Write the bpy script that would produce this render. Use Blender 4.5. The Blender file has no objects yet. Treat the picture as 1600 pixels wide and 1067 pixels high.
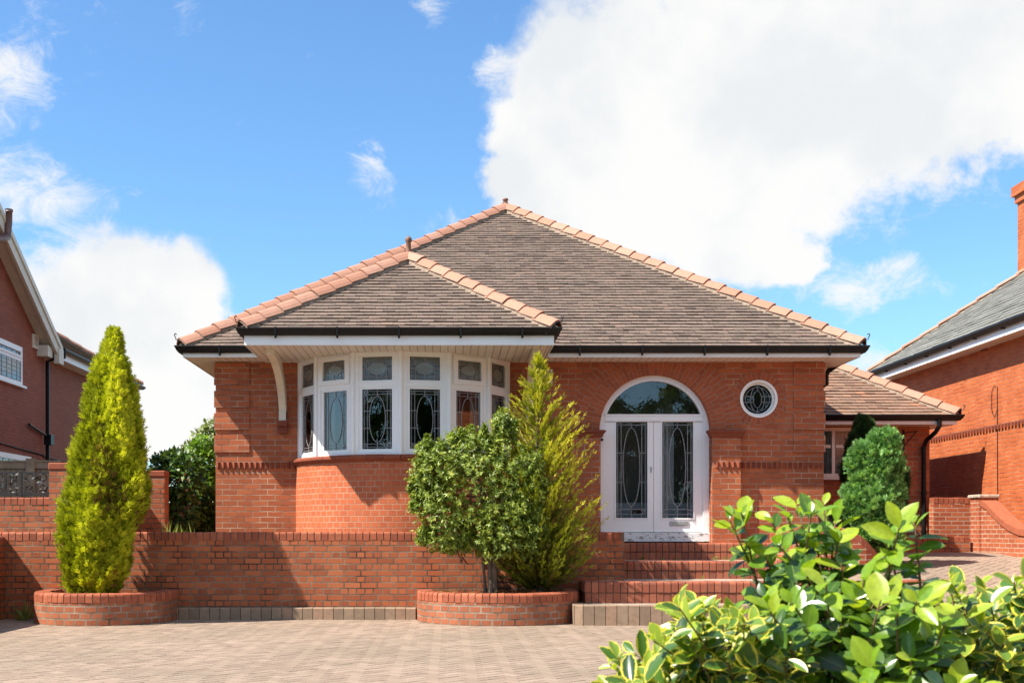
import bpy, math, random
import numpy as np
from mathutils import Vector
from mathutils.geometry import tessellate_polygon

random.seed(7)
RNG = np.random.default_rng(11)
scene = bpy.context.scene
R = math.radians

# ------------------------------------------------------------------ camera
F, VX, HY, CH = 1870.0, 700.0, 832.0, 1.215      # focal length (px of a 1600 wide picture), vanishing point, camera height
cam_d = bpy.data.cameras.new("camera")
cam = bpy.data.objects.new("camera", cam_d)
scene.collection.objects.link(cam)
cam.location = (0, 0, CH)
cam.rotation_euler = (R(90), 0, 0)
cam_d.sensor_width = 36.0
cam_d.lens = F / 1600 * 36
cam_d.shift_x = (800 - VX) / 1600
cam_d.shift_y = (HY - 533.5) / 1600
cam_d.clip_end = 2000
cam_d.dof.use_dof = True
cam_d.dof.focus_distance = 18.0
cam_d.dof.aperture_fstop = 9.0
scene.camera = cam

# ------------------------------------------------------------------ light
SUN_DIR = Vector((1.56, 0.63, -2.12)).normalized()     # the way the light travels
sun_d = bpy.data.lights.new("sun", 'SUN')
sun_d.energy = 5.0
sun_d.angle = R(0.5)
sun_d.color = (1.0, 0.93, 0.82)
sun = bpy.data.objects.new("sun", sun_d)
scene.collection.objects.link(sun)
sun.rotation_euler = SUN_DIR.to_track_quat('-Z', 'Y').to_euler()
SUN_EL = math.asin(-SUN_DIR.z)
SUN_ROT = math.atan2(-SUN_DIR.x, -SUN_DIR.y)

scene.view_settings.view_transform = 'Standard'
scene.view_settings.look = 'None'
scene.view_settings.gamma = 1
scene.view_settings.exposure = 1.0

# ------------------------------------------------------------------ sky: Nishita with a layer of clouds by direction
world = bpy.data.worlds.new("World")
scene.world = world
world.use_nodes = True
wt = world.node_tree
wt.nodes.clear()

class NT:
    """small helper to write node trees"""
    def __init__(s, t): s.t = t
    def n(s, kind, **kw):
        nd = s.t.nodes.new(kind)
        for k, v in kw.items(): setattr(nd, k, v)
        return nd
    def put(s, sock, v):
        if hasattr(v, 'node'): s.t.links.new(v, sock)
        else: sock.default_value = v
    def math(s, op, a, b=0.0, clamp=False):
        nd = s.n('ShaderNodeMath', operation=op); nd.use_clamp = clamp
        s.put(nd.inputs[0], a); s.put(nd.inputs[1], b)
        return nd.outputs[0]
    def vm(s, op, a, b=(0, 0, 0), out=0):
        nd = s.n('ShaderNodeVectorMath', operation=op)
        s.put(nd.inputs[0], a); s.put(nd.inputs[1], b)
        return nd.outputs[out]
    def noise(s, vec, scale, detail=4, rough=.55, lac=2.0, dist=0.0):
        nd = s.n('ShaderNodeTexNoise')
        if vec is not None: s.put(nd.inputs['Vector'], vec)
        for k, v in (('Scale', scale), ('Detail', detail), ('Roughness', rough), ('Lacunarity', lac), ('Distortion', dist)):
            nd.inputs[k].default_value = v
        return nd.outputs['Fac']
    def remap(s, v, a, b, c=0.0, d=1.0, smooth=False):
        nd = s.n('ShaderNodeMapRange', interpolation_type='SMOOTHSTEP' if smooth else 'LINEAR')
        s.put(nd.inputs[0], v)
        for i, q in enumerate((a, b, c, d)): s.put(nd.inputs[i + 1], q)
        return nd.outputs[0]
    def mix(s, f, a, b, mode='MIX'):
        nd = s.n('ShaderNodeMix', data_type='RGBA', blend_type=mode)
        s.put(nd.inputs[0], f)
        for i, v in ((6, a), (7, b)):
            if isinstance(v, tuple) and len(v) == 3: v = v + (1,)
            s.put(nd.inputs[i], v)
        return nd.outputs[2]
    def ramp(s, f, stops, interp='LINEAR'):
        nd = s.n('ShaderNodeValToRGB'); cr = nd.color_ramp; cr.interpolation = interp
        while len(cr.elements) < len(stops): cr.elements.new(0.5)
        for e, (p, c) in zip(cr.elements, stops): e.position = p; e.color = tuple(c) + (1,)
        s.put(nd.inputs[0], f)
        return nd.outputs[0]

def build_sky():
    w = NT(wt)
    tc = w.n('ShaderNodeTexCoord')
    d = w.vm('NORMALIZE', tc.outputs['Generated'])
    sky = w.n('ShaderNodeTexSky', sky_type='NISHITA')
    sky.sun_disc = False
    sky.sun_elevation = SUN_EL; sky.sun_rotation = SUN_ROT
    sky.air_density = 1.15; sky.dust_density = 0.3; sky.ozone_density = 3.2
    sp = w.n('ShaderNodeSeparateXYZ'); w.put(sp.inputs[0], d)
    # bearing and height of a direction, in the same units the clouds below are listed in
    az = w.math('ARCTAN2', sp.outputs[0], sp.outputs[1])
    el = w.math('ARCSINE', sp.outputs[2])
    warp = w.noise(d, 9.0, 3, .5)
    warp = w.math('MULTIPLY', w.math('SUBTRACT', warp, .5), .05)
    cv = w.n('ShaderNodeCombineXYZ')
    w.put(cv.inputs[0], w.math('ADD', az, warp)); w.put(cv.inputs[1], w.math('ADD', el, warp))
    # (bearing, height, half width, half height, weight), degrees
    def C(px, py, rx, ry, k):
        return (math.degrees(math.atan((px - VX) / F)), math.degrees(math.atan((HY - py) / F)),
                math.degrees(rx / F), math.degrees(ry / F), k)
    heaps = [C(1180, 110, 400, 300, 1.15), C(930, 180, 185, 215, 1.1), C(880, 285, 150, 95, 1.05), C(1480, 70, 420, 250, 1.15),
             C(1040, 310, 290, 120, 1.05), C(1160, 395, 170, 70, .92), C(205, 480, 170, 110, 1.1), C(110, 470, 120, 70, .80),
             C(190, 600, 240, 150, 1.0), C(330, 640, 180, 90, .9), (-50, 22, 14, 8, 1.0), (60, 26, 22, 12, 1.1),
             (178, 32, 46, 17, 1.15), (-178, 32, 20, 17, 1.15), (120, 42, 30, 20, 1.1), (-140, 44, 22, 14, 1.0), (150, 62, 40, 14, 1.0)]  # entries in plain degrees are unseen clouds added to light the front
    wisps = [C(1345, 462, 150, 50, 1.0), C(1240, 430, 140, 60, 1.0), C(768, 108, 52, 36, 1.0), C(574, 275, 50, 72, .80), C(298, 34, 40, 52, .62), C(672, 20, 40, 46, .66),
             C(12, 160, 95, 92, .92), C(25, 335, 140, 72, 1.15), C(1390, 578, 80, 40, 1.0), C(1480, 355, 90, 36, .72), C(95, 425, 120, 70, .9), C(700, 350, 60, 40, .6), C(740, 400, 40, 110, .55),
             C(1080, 420, 260, 90, 1.1), C(1300, 330, 190, 90, .95), C(1480, 270, 160, 60, .9), C(60, 60, 120, 60, .45)]
    def total(lst, inner):
        field = None
        for (a, e, ra, re, k) in lst:
            q = w.vm('SUBTRACT', cv.outputs[0], (R(a), R(e), 0))
            q = w.vm('MULTIPLY', q, (1 / R(ra), 1 / R(re), 0))
            ln = w.vm('LENGTH', q, out=1)
            b = w.math('MULTIPLY', w.remap(ln, inner, 1.35, 1, 0, True), k)
            field = b if field is None else w.math('MAXIMUM', field, b)
        return field
    n1 = w.noise(d, 11, 9, .60)
    n2 = w.noise(d, 42, 8, .66)
    n3 = w.noise(w.vm('MULTIPLY', d, (1, 1, 1.5)), 24, 10, .68, 2.1, .6)
    nn = w.math('ADD', w.math('MULTIPLY', w.math('SUBTRACT', n1, .5), 1.15), w.math('MULTIPLY', w.math('SUBTRACT', n2, .5), .62))
    dens1 = w.remap(w.math('ADD', total(heaps, .35), nn), .40, w.remap(w.noise(d, 5, 2), .35, .65, .52, .95), 0, 1, True)
    nw = w.math('ADD', w.math('MULTIPLY', w.math('SUBTRACT', n3, .5), 2.6), w.math('MULTIPLY', w.math('SUBTRACT', n2, .5), .5))
    dens2 = w.math('MULTIPLY', w.remap(w.math('ADD', total(wisps, .0), nw), .32, 1.35, 0, 1, True), .92)
    dens = w.math('SUBTRACT', 1, w.math('MULTIPLY', w.math('SUBTRACT', 1, dens1), w.math('SUBTRACT', 1, dens2)))
    # light and shade inside the clouds
    g1 = w.noise(w.vm('ADD', d, (.03, 0, .05)), 7, 7, .52)
    bright = w.remap(g1, .36, .56, .0, 1.0, True)
    ccol = w.mix(bright, (.86, .885, .905), (1.0, .995, .98))
    blue = w.mix(1.0, sky.outputs[0], (0.785, 1.06, 1.26), 'MULTIPLY')
    bg1 = w.n('ShaderNodeBackground'); w.put(bg1.inputs[0], blue); bg1.inputs[1].default_value = 0.086
    # clouds added behind the viewpoint, out of view, brightest to fill the front
    side = w.remap(sp.outputs[1], -.5, .3, .54, .50)
    bg2 = w.n('ShaderNodeBackground'); w.put(bg2.inputs[0], ccol); w.put(bg2.inputs[1], side)
    mx = w.n('ShaderNodeMixShader'); w.put(mx.inputs[0], w.math('MULTIPLY', dens, .985))
    w.put(mx.inputs[1], bg1.outputs[0]); w.put(mx.inputs[2], bg2.outputs[0])
    out = w.n('ShaderNodeOutputWorld'); w.put(out.inputs[0], mx.outputs[0])
build_sky()

# ------------------------------------------------------------------ measuring helpers (real distances Y in metres)
def wx(px, Y): return (px - VX) * Y / F
def wz(py, Y): return CH + (HY - py) * Y / F

# ------------------------------------------------------------------ materials
def new_mat(name):
    m = bpy.data.materials.new(name); m.use_nodes = True
    t = m.node_tree
    b = t.nodes['Principled BSDF']
    return m, NT(t), b

def bump(w, b, height, strength, dist):
    nd = w.n('ShaderNodeBump'); nd.inputs['Strength'].default_value = strength; nd.inputs['Distance'].default_value = dist
    w.put(nd.inputs['Height'], height); w.put(b.inputs['Normal'], nd.outputs[0])

def plain_mat(name, col, rough=.5, var=.15, scale=6.0, bmp=.0, spec=.5, metal=0.0):
    m, w, b = new_mat(name)
    tc = w.n('ShaderNodeTexCoord')
    f = w.noise(tc.outputs['Object'], scale, 6, .6)
    dark = tuple(c * (1 - var) for c in col); light = tuple(min(1, c * (1 + var)) for c in col)
    c = w.ramp(f, [(.3, dark), (.7, light)])
    w.put(b.inputs['Base Color'], c)
    b.inputs['Roughness'].default_value = rough
    b.inputs['Specular IOR Level'].default_value = spec
    b.inputs['Metallic'].default_value = metal
    if bmp: bump(w, b, w.noise(tc.outputs['Object'], scale * 8, 5, .6), bmp, .01)
    return m

def brick_mat(name, cols, mortar, bw=.235, bh=.086, ms=.011, squash=1.0, sqf=2, off=.5, dirt=.35, white=.0):
    m, w, b = new_mat(name)
    uv = w.n('ShaderNodeUVMap')
    tc = w.n('ShaderNodeTexCoord')
    wob = w.n('ShaderNodeTexNoise'); w.put(wob.inputs['Vector'], uv.outputs[0]); wob.inputs['Scale'].default_value = 9
    wv = w.vm('MULTIPLY', w.vm('SUBTRACT', wob.outputs['Color'], (.5, .5, .5)), (.010, .010, 0))
    vec = w.vm('ADD', uv.outputs[0], wv)
    br = w.n('ShaderNodeTexBrick')
    br.offset = off; br.offset_frequency = 2; br.squash = squash; br.squash_frequency = sqf
    w.put(br.inputs['Vector'], vec)
    br.inputs['Color1'].default_value = (0, 0, 0, 1); br.inputs['Color2'].default_value = (1, 1, 1, 1)
    br.inputs['Mortar'].default_value = (.5, .5, .5, 1)
    br.inputs['Scale'].default_value = 1; br.inputs['Mortar Size'].default_value = ms
    br.inputs['Mortar Smooth'].default_value = .25; br.inputs['Bias'].default_value = 0
    br.inputs['Brick Width'].default_value = bw; br.inputs['Row Height'].default_value = bh
    n = len(cols)
    tint = w.ramp(br.outputs['Color'], [(i / max(1, n - 1), c) for i, c in enumerate(cols)])
    big = w.noise(tc.outputs['Object'], .8, 5, .6)
    fine = w.noise(uv.outputs[0], 55, 5, .7)
    mid = w.noise(uv.outputs[0], 5, 5, .65)
    c = w.mix(w.remap(big, .38, .70, 0, dirt), tint, tuple(x * .55 for x in cols[0]))
    c = w.mix(w.remap(fine, .30, .75, 0, .45), c, tuple(min(1, x * 1.35 + .02) for x in cols[-1]))
    c = w.mix(w.remap(mid, .58, .80, 0, .30), c, tuple(x * .5 for x in cols[0]))
    if white:
        wh = w.noise(uv.outputs[0], 2.2, 6, .7)
        c = w.mix(w.remap(wh, .60, .78, 0, white), c, (.55, .45, .38))
    mv = w.mix(w.remap(w.noise(uv.outputs[0], 3, 4), .35, .65), mortar[0], mortar[1])
    c = w.mix(br.outputs['Fac'], c, mv)
    w.put(b.inputs['Base Color'], c)
    b.inputs['Roughness'].default_value = .72; b.inputs['Specular IOR Level'].default_value = .3
    h = w.math('ADD', w.math('MULTIPLY', br.outputs['Fac'], -1.0), w.math('MULTIPLY', fine, .35))
    h = w.math('ADD', h, w.math('MULTIPLY', br.outputs['Color'], .25))
    bump(w, b, h, .55, .012)
    return m

HB = [(.24, .060, .024), (.33, .081, .030), (.385, .097, .034), (.45, .124, .044)]
M_house = brick_mat('house brick', HB, ((.20, .09, .055), (.48, .32, .22)), dirt=.35, white=.12, ms=.0075)
M_bay = brick_mat('bay header brick', [(.38, .086, .032), (.44, .104, .038), (.49, .125, .046)], ((.38, .17, .09), (.50, .32, .21)), bw=.128, white=.12, dirt=.12, ms=.0065)
M_arch = brick_mat('arch brick', HB[:3], ((.30, .16, .11), (.36, .22, .16)), bw=.235, bh=.075, ms=.006)
M_garden = brick_mat('garden wall brick', [(.22, .055, .022), (.33, .080, .027), (.385, .098, .032), (.45, .135, .052)], ((.055, .036, .025), (.27, .19, .13)), squash=.5, dirt=.40, white=.05, ms=.010)
M_plant = brick_mat('planter brick', [(.24, .068, .032), (.33, .098, .042), (.40, .135, .060)], ((.10, .07, .05), (.36, .27, .20)), bw=.15, dirt=.45, white=.12, ms=.012)
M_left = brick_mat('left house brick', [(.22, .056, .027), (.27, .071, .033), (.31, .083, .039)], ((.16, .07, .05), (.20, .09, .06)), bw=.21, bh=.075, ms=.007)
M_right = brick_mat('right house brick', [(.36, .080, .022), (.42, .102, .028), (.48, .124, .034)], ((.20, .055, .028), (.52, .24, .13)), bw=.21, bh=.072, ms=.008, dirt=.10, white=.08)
M_rwall = brick_mat('right garden brick', [(.26, .058, .026), (.36, .085, .034), (.43, .115, .044)], ((.36, .17, .10), (.52, .36, .25)), bw=.21, bh=.075, dirt=.2, white=.12, ms=.011)

def unit_mat(name, stops, rough=.75, dirt=(.05, .03, .02), dirt_amt=.5, scale=12, spec=.3, bmp=.4, big=0.0):
    """loose units (bricks on edge, tiles, pavers) that carry a random number each"""
    m, w, b = new_mat(name)
    tc = w.n('ShaderNodeTexCoord')
    at = w.n('ShaderNodeAttribute'); at.attribute_name = 'rnd'
    c = w.ramp(at.outputs['Fac'], stops)
    f = w.noise(tc.outputs['Object'], scale, 6, .65)
    f2 = w.noise(tc.outputs['Object'], scale * 6, 4, .65)
    c = w.mix(w.remap(f, .45, .75, 0, dirt_amt), c, dirt)
    c = w.mix(w.remap(f2, .35, .75, 0, .35), c, tuple(min(1, x * 1.25) for x in stops[-1][1]))
    if big:
        f3 = w.noise(tc.outputs['Object'], .55, 5, .6)
        c = w.mix(w.remap(f3, .42, .68, 0, big), c, dirt)
    w.put(b.inputs['Base Color'], c)
    b.inputs['Roughness'].default_value = rough; b.inputs['Specular IOR Level'].default_value = spec
    if bmp: bump(w, b, w.math('ADD', f2, f), bmp, .006)
    return m

M_coping = unit_mat('coping brick', [(0, (.25, .065, .032)), (.5, (.35, .095, .045)), (1, (.42, .13, .065))], dirt=(.10, .035, .022), dirt_amt=.6)
M_sillbrick = unit_mat('sill brick', [(0, (.20, .052, .028)), (1, (.28, .072, .034))], dirt=(.08, .03, .02))
M_nosing = unit_mat('step brick', [(0, (.22, .060, .034)), (.5, (.32, .088, .044)), (1, (.38, .125, .068))], dirt=(.15, .10, .075), dirt_amt=.7)
M_kerb = unit_mat('kerb block', [(0, (.22, .155, .107)), (.6, (.31, .225, .15)), (1, (.34, .21, .14))], dirt=(.13, .10, .065), dirt_amt=.6)
M_paver = unit_mat('paver block', [(0, (.225, .162, .120)), (.5, (.285, .207, .153)), (1, (.335, .248, .186))], dirt=(.22, .175, .125), dirt_amt=.55, scale=5, big=.6)
M_mortar = plain_mat('old mortar', (.15, .11, .08), .95, .5, 14)
M_sand = plain_mat('joint sand', (.125, .093, .068), .95, .35, 20)
M_tread = plain_mat('step tread paving', (.34, .27, .21), .9, .3, 9, .3)
M_tile = unit_mat('roof tile', [(0, (.060, .049, .043)), (.25, (.11, .090, .076)), (.5, (.152, .122, .100)), (.78, (.185, .134, .108)), (.95, (.22, .158, .118)), (1, (.27, .15, .10))],
                  dirt=(.135, .115, .088), dirt_amt=.55, scale=4, rough=.85, bmp=.3)
M_hip = unit_mat('ridge tile', [(0, (.37, .168, .105)), (.5, (.42, .205, .135)), (1, (.45, .24, .168))], dirt=(.24, .15, .105), dirt_amt=.55, scale=7, rough=.85)
M_bedding = plain_mat('bedding mortar', (.27, .20, .145), .95, .3, 20, .3)
M_slate = unit_mat('slate', [(0, (.13, .132, .118)), (.5, (.175, .175, .155)), (1, (.22, .217, .19))], dirt=(.12, .125, .095), scale=5, rough=.7)
M_oldtile = unit_mat('left roof tile', [(0, (.12, .075, .055)), (.5, (.19, .115, .08)), (1, (.25, .16, .10))], dirt=(.17, .15, .07), dirt_amt=.8, scale=4, rough=.9)

def paint(name, col, rough=.35, dirt=.12):
    m, w, b = new_mat(name)
    tc = w.n('ShaderNodeTexCoord')
    f = w.noise(tc.outputs['Object'], 3, 6, .65)
    c = w.mix(w.remap(f, .45, .8, 0, dirt * 3), col, tuple(x * .72 for x in col))
    w.put(b.inputs['Base Color'], c); b.inputs['Roughness'].default_value = rough
    return m
M_white = paint('white frame', (.88, .88, .86), .35, .05)
M_door = paint('white door paint', (.86, .87, .88), .4, .06)
M_cream = paint('cream paint', (.74, .66, .52), .5, .25)
M_barge = paint('barge board paint', (.66, .62, .50), .5, .2)
M_black = plain_mat('black plastic', (.012, .011, .011), .38, .3, spec=.22)
M_iron = plain_mat('black iron', (.02, .019, .018), .45, .4, 30)
M_brownpipe = plain_mat('brown pipe', (.16, .085, .075), .4, .3)
M_lead = plain_mat('lead strip', (.27, .27, .28), .45, .2, 30)
M_steel = plain_mat('letter plate', (.55, .56, .56), .3, .1, 30, metal=.7)
M_soil = plain_mat('soil', (.07, .045, .03), .95, .5, 12, .8)
M_terrace = plain_mat('earth bed', (.13, .10, .06), .95, .5, 3, .5)
M_wood = plain_mat('fence wood', (.27, .19, .12), .8, .35, 4, .3)
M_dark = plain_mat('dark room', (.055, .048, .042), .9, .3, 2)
M_curtain = plain_mat('curtain cloth', (.66, .62, .48), .9, .12, 3)
M_net = plain_mat('net curtain', (.62, .66, .60), .9, .2, 5)
M_porch = plain_mat('porch plaster', (.34, .31, .26), .8, .2, 3)
M_stone = plain_mat('cap stone', (.42, .35, .27), .9, .35, 14, .4)
M_bark = plain_mat('bark', (.13, .09, .06), .9, .45, 22, .6)
M_twig = plain_mat('twig', (.19, .115, .06), .75, .35, 20, .3)
M_inner = paint('inner door paint', (.62, .66, .70), .45)

def soffit_mat():
    m, w, b = new_mat('soffit boards')
    uv = w.n('ShaderNodeUVMap')
    br = w.n('ShaderNodeTexBrick'); br.offset = 0
    w.put(br.inputs['Vector'], uv.outputs[0])
    br.inputs['Scale'].default_value = 1; br.inputs['Brick Width'].default_value = .11; br.inputs['Row Height'].default_value = 40
    br.inputs['Mortar Size'].default_value = .006; br.inputs['Mortar Smooth'].default_value = .4
    tc = w.n('ShaderNodeTexCoord')
    f = w.noise(tc.outputs['Object'], 2.2, 5, .6)
    base = w.mix(f, (.74, .67, .58), (.80, .75, .67))
    w.put(b.inputs['Base Color'], w.mix(br.outputs['Fac'], base, (.30, .25, .20)))
    b.inputs['Roughness'].default_value = .4
    bump(w, b, w.math('MULTIPLY', br.outputs['Fac'], -1), .6, .01)
    return m
M_soffit = soffit_mat()

def peeling_mat():
    m, w, b = new_mat('peeling paint')
    tc = w.n('ShaderNodeTexCoord')
    mp = w.vm('MULTIPLY', tc.outputs['Object'], (1, 1, 2.2))
    f = w.noise(mp, 9, 8, .72)
    c = w.mix(w.remap(f, .52, .57), (.72, .74, .76), (.30, .29, .27))
    w.put(b.inputs['Base Color'], c); b.inputs['Roughness'].default_value = .65
    bump(w, b, f, .4, .01)
    return m
M_peel = peeling_mat()

def glass_mat(name, tint=(.80, .84, .84), ior=1.95, rough=0.0, milk=0.0, wav=.02):
    m, w, b = new_mat(name)
    t = w.t; t.nodes.remove(b)
    out = t.nodes['Material Output']
    tc = w.n('ShaderNodeTexCoord')
    tr = w.n('ShaderNodeBsdfTransparent'); tr.inputs[0].default_value = tint + (1,)
    gl = w.n('ShaderNodeBsdfGlossy'); gl.inputs['Roughness'].default_value = rough
    gl.inputs['Color'].default_value = (1, 1, 1, 1)
    fr = w.n('ShaderNodeFresnel'); fr.inputs[0].default_value = ior
    bp = w.n('ShaderNodeBump'); bp.inputs['Strength'].default_value = wav; bp.inputs['Distance'].default_value = .05
    w.put(bp.inputs['Height'], w.noise(tc.outputs['Object'], 5, 3, .5)); w.put(gl.inputs['Normal'], bp.outputs[0])
    mx = w.n('ShaderNodeMixShader'); w.put(mx.inputs[0], fr.outputs[0]); w.put(mx.inputs[1], tr.outputs[0]); w.put(mx.inputs[2], gl.outputs[0])
    res = mx.outputs[0]
    if milk:
        df = w.n('ShaderNodeBsdfDiffuse'); df.inputs[0].default_value = (.42, .47, .45, 1)
        m2 = w.n('ShaderNodeMixShader'); m2.inputs[0].default_value = milk
        w.put(m2.inputs[1], res); w.put(m2.inputs[2], df.outputs[0]); res = m2.outputs[0]
    w.put(out.inputs[0], res)
    return m
M_glass = glass_mat('window glass')
M_obscure = glass_mat('obscured glass', (.62, .72, .72), 1.9, .12, .22, .15)
M_oval = glass_mat('pale oval glass', (.55, .68, .68), 1.9, .10, .45, .15)
M_doorglass = glass_mat('door glass', (.80, .84, .86), 1.7)

def leaf_mat(name, stops, trans=.35, rough=.4, spec=.5, variegated=False, vein=False):
    m, w, b = new_mat(name)
    t = w.t
    at = w.n('ShaderNodeAttribute'); at.attribute_name = 'rnd'
    c = w.ramp(at.outputs['Fac'], stops)
    uv = w.n('ShaderNodeUVMap'); sp = w.n('ShaderNodeSeparateXYZ'); w.put(sp.inputs[0], uv.outputs[0])
    tc = w.n('ShaderNodeTexCoord')
    if vein:
        mid = w.math('ABSOLUTE', w.math('SUBTRACT', sp.outputs[1], .5))
        c = w.mix(w.remap(mid, .0, .05, .5, 0), c, (.42, .50, .12))
        nz = w.noise(tc.outputs['Object'], 60, 3)
        c = w.mix(w.remap(nz, .4, .7, 0, .3), c, tuple(x * .6 for x in stops[0][1]))
    if variegated:
        mid = w.math('MULTIPLY', w.math('ABSOLUTE', w.math('SUBTRACT', sp.outputs[1], .5)), 2)
        nz = w.noise(tc.outputs['Object'], 45, 3)
        e = w.math('ADD', mid, w.math('MULTIPLY', w.math('SUBTRACT', nz, .5), .9))
        e = w.math('MAXIMUM', e, w.remap(sp.outputs[0], .86, 1.0, .4, 1.0))
        c = w.mix(w.remap(e, .70, .80), c, (.74, .66, .08))
    w.put(b.inputs['Base Color'], c)
    b.inputs['Roughness'].default_value = rough; b.inputs['Specular IOR Level'].default_value = spec
    tl = w.n('ShaderNodeBsdfTranslucent'); w.put(tl.inputs[0], w.mix(1.0, c, (1.25, 1.25, .5), 'MULTIPLY'))
    mx = w.n('ShaderNodeMixShader'); mx.inputs[0].default_value = trans
    w.put(mx.inputs[1], b.outputs[0]); w.put(mx.inputs[2], tl.outputs[0])
    w.put(t.nodes['Material Output'].inputs[0], mx.outputs[0])
    return m
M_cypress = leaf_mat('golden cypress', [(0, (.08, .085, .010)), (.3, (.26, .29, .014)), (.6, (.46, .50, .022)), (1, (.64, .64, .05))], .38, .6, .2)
M_conifer = leaf_mat('golden plume', [(0, (.055, .075, .014)), (.35, (.16, .20, .018)), (.7, (.40, .42, .025)), (1, (.60, .56, .05))], .38, .55, .2)
M_brownleaf = leaf_mat('dead frond', [(0, (.10, .06, .02)), (1, (.28, .16, .05))], .25, .8, .1)
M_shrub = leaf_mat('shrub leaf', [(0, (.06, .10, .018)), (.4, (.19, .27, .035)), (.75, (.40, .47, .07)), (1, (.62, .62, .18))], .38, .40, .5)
M_juniper = leaf_mat('juniper', [(0, (.025, .075, .028)), (.4, (.12, .28, .08)), (.75, (.26, .48, .15)), (1, (.38, .60, .22))], .30, .6, .2)
M_junidark = leaf_mat('dark juniper', [(0, (.018, .05, .018)), (1, (.05, .12, .035))], .25, .6, .2)
M_back = leaf_mat('background leaf', [(0, (.025, .06, .014)), (.5, (.06, .13, .022)), (1, (.16, .25, .04))], .32, .45, .4)
M_backlight = leaf_mat('pale background leaf', [(0, (.11, .15, .04)), (.5, (.22, .28, .08)), (1, (.42, .46, .18))], .32, .5, .4)
M_laurel = leaf_mat('laurel leaf', [(0, (.030, .075, .014)), (.4, (.085, .19, .020)), (.68, (.22, .39, .022)), (1, (.44, .55, .035))], .42, .30, .85, vein=True)
M_varieg = leaf_mat('variegated leaf', [(0, (.035, .085, .020)), (.5, (.09, .20, .03)), (1, (.34, .46, .05))], .38, .30, .8, variegated=True)
M_weed = leaf_mat('weed leaf', [(0, (.12, .17, .03)), (1, (.32, .34, .09))], .35, .6, .2)
M_far = leaf_mat('roadside tree leaf', [(0, (.02, .045, .012)), (1, (.07, .12, .03))], .3, .5, .3)

# ------------------------------------------------------------------ mesh building
class MB:
    def __init__(s): s.v = []; s.f = []; s.uv = []; s.r = []
    def face(s, pts, uv=None, r=0.0):
        i = len(s.v); s.v += [tuple(p) for p in pts]; s.f.append(tuple(range(i, i + len(pts)))); s.uv.append(uv); s.r.append(r)
    def box(s, x0, x1, y0, y1, z0, z1, r=0.0, T=None):
        c = [(x, y, z) for z in (z0, z1) for y in (y0, y1) for x in (x0, x1)]
        if T: c = [T(*p) for p in c]
        for q in ((0, 1, 5, 4), (1, 3, 7, 5), (3, 2, 6, 7), (2, 0, 4, 6), (4, 5, 7, 6), (2, 3, 1, 0)):
            s.face([c[k] for k in q], None, r)
    def tube(s, pts, rad, n=8, r=0.0, cap=True):
        pts = [Vector(p) for p in pts]; rings = []
        rr = [float(q) for q in rad] if isinstance(rad, (list, tuple)) else [float(rad)] * len(pts)
        prev = None
        for i, p in enumerate(pts):
            t = (pts[min(i + 1, len(pts) - 1)] - pts[max(i - 1, 0)]).normalized()
            a = prev if prev is not None else (Vector((0, 0, 1)) if abs(t.z) < .9 else Vector((1, 0, 0)))
            x = t.cross(a)
            if x.length < 1e-6: x = t.cross(Vector((0, 1, 0)))
            x.normalize(); y = x.cross(t); prev = y
            rings.append([p + rr[i] * (math.cos(2 * math.pi * k / n) * x + math.sin(2 * math.pi * k / n) * y) for k in range(n)])
        for i in range(len(rings) - 1):
            for k in range(n):
                s.face([rings[i][k], rings[i][(k + 1) % n], rings[i + 1][(k + 1) % n], rings[i + 1][k]], None, r)
        if cap: s.face(rings[0], None, r); s.face(rings[-1][::-1], None, r)
    def build(s, name, mat, parent=None, smooth=False, bevel=0.0):
        me = bpy.data.meshes.new(name)
        me.from_pydata(s.v, [], s.f)
        uvl = me.uv_layers.new(name='UVMap')
        data = np.zeros((len(me.loops), 2), dtype=np.float32)
        k = 0
        for f, uv in zip(s.f, s.uv):
            if uv is None:
                p = [Vector(s.v[i]) for i in f]
                n = Vector((0, 0, 0))
                for a in range(len(p)):
                    q, q2 = p[a], p[(a + 1) % len(p)]
                    n += Vector(((q.y - q2.y) * (q.z + q2.z), (q.z - q2.z) * (q.x + q2.x), (q.x - q2.x) * (q.y + q2.y)))
                if n.length > 0: n.normalize()
                if abs(n.z) > .75: uv = [(a.x, a.y) for a in p]
                else:
                    if abs(n.y) >= abs(n.x): t = Vector((1, 0, 0)) if abs(n.x) < .3 else Vector((-n.y, n.x, 0)).normalized() * (1 if n.y < 0 else -1)
                    else: t = Vector((0, 1, 0))
                    uv = [(a.dot(t), a.z) for a in p]
            for q in uv: data[k] = q; k += 1
        uvl.data.foreach_set('uv', data.ravel())
        at = me.attributes.new('rnd', 'FLOAT', 'FACE'); at.data.foreach_set('value', np.array(s.r, dtype=np.float32))
        me.materials.append(mat)
        if smooth: me.polygons.foreach_set('use_smooth', np.ones(len(me.polygons), dtype=bool))
        me.update()
        o = bpy.data.objects.new(name, me); scene.collection.objects.link(o)
        if parent: o.parent = parent
        if smooth or bevel:
            md = o.modifiers.new('weld', 'WELD'); md.merge_threshold = .0005
            if bevel:
                bv = o.modifiers.new('bevel', 'BEVEL'); bv.width = bevel; bv.segments = 1; bv.limit_method = 'ANGLE'
        return o

def tag(o, label, cat, group=None, kind=None):
    if label: o['label'] = label
    if cat: o['category'] = cat
    if group: o['group'] = group
    if kind: o['kind'] = kind
    return o
def thing(name, label, cat, group=None, loc=(0, 0, 0)):
    o = bpy.data.objects.new(name, None); scene.collection.objects.link(o); o.empty_display_size = .2
    return tag(o, label, cat, group)

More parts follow.
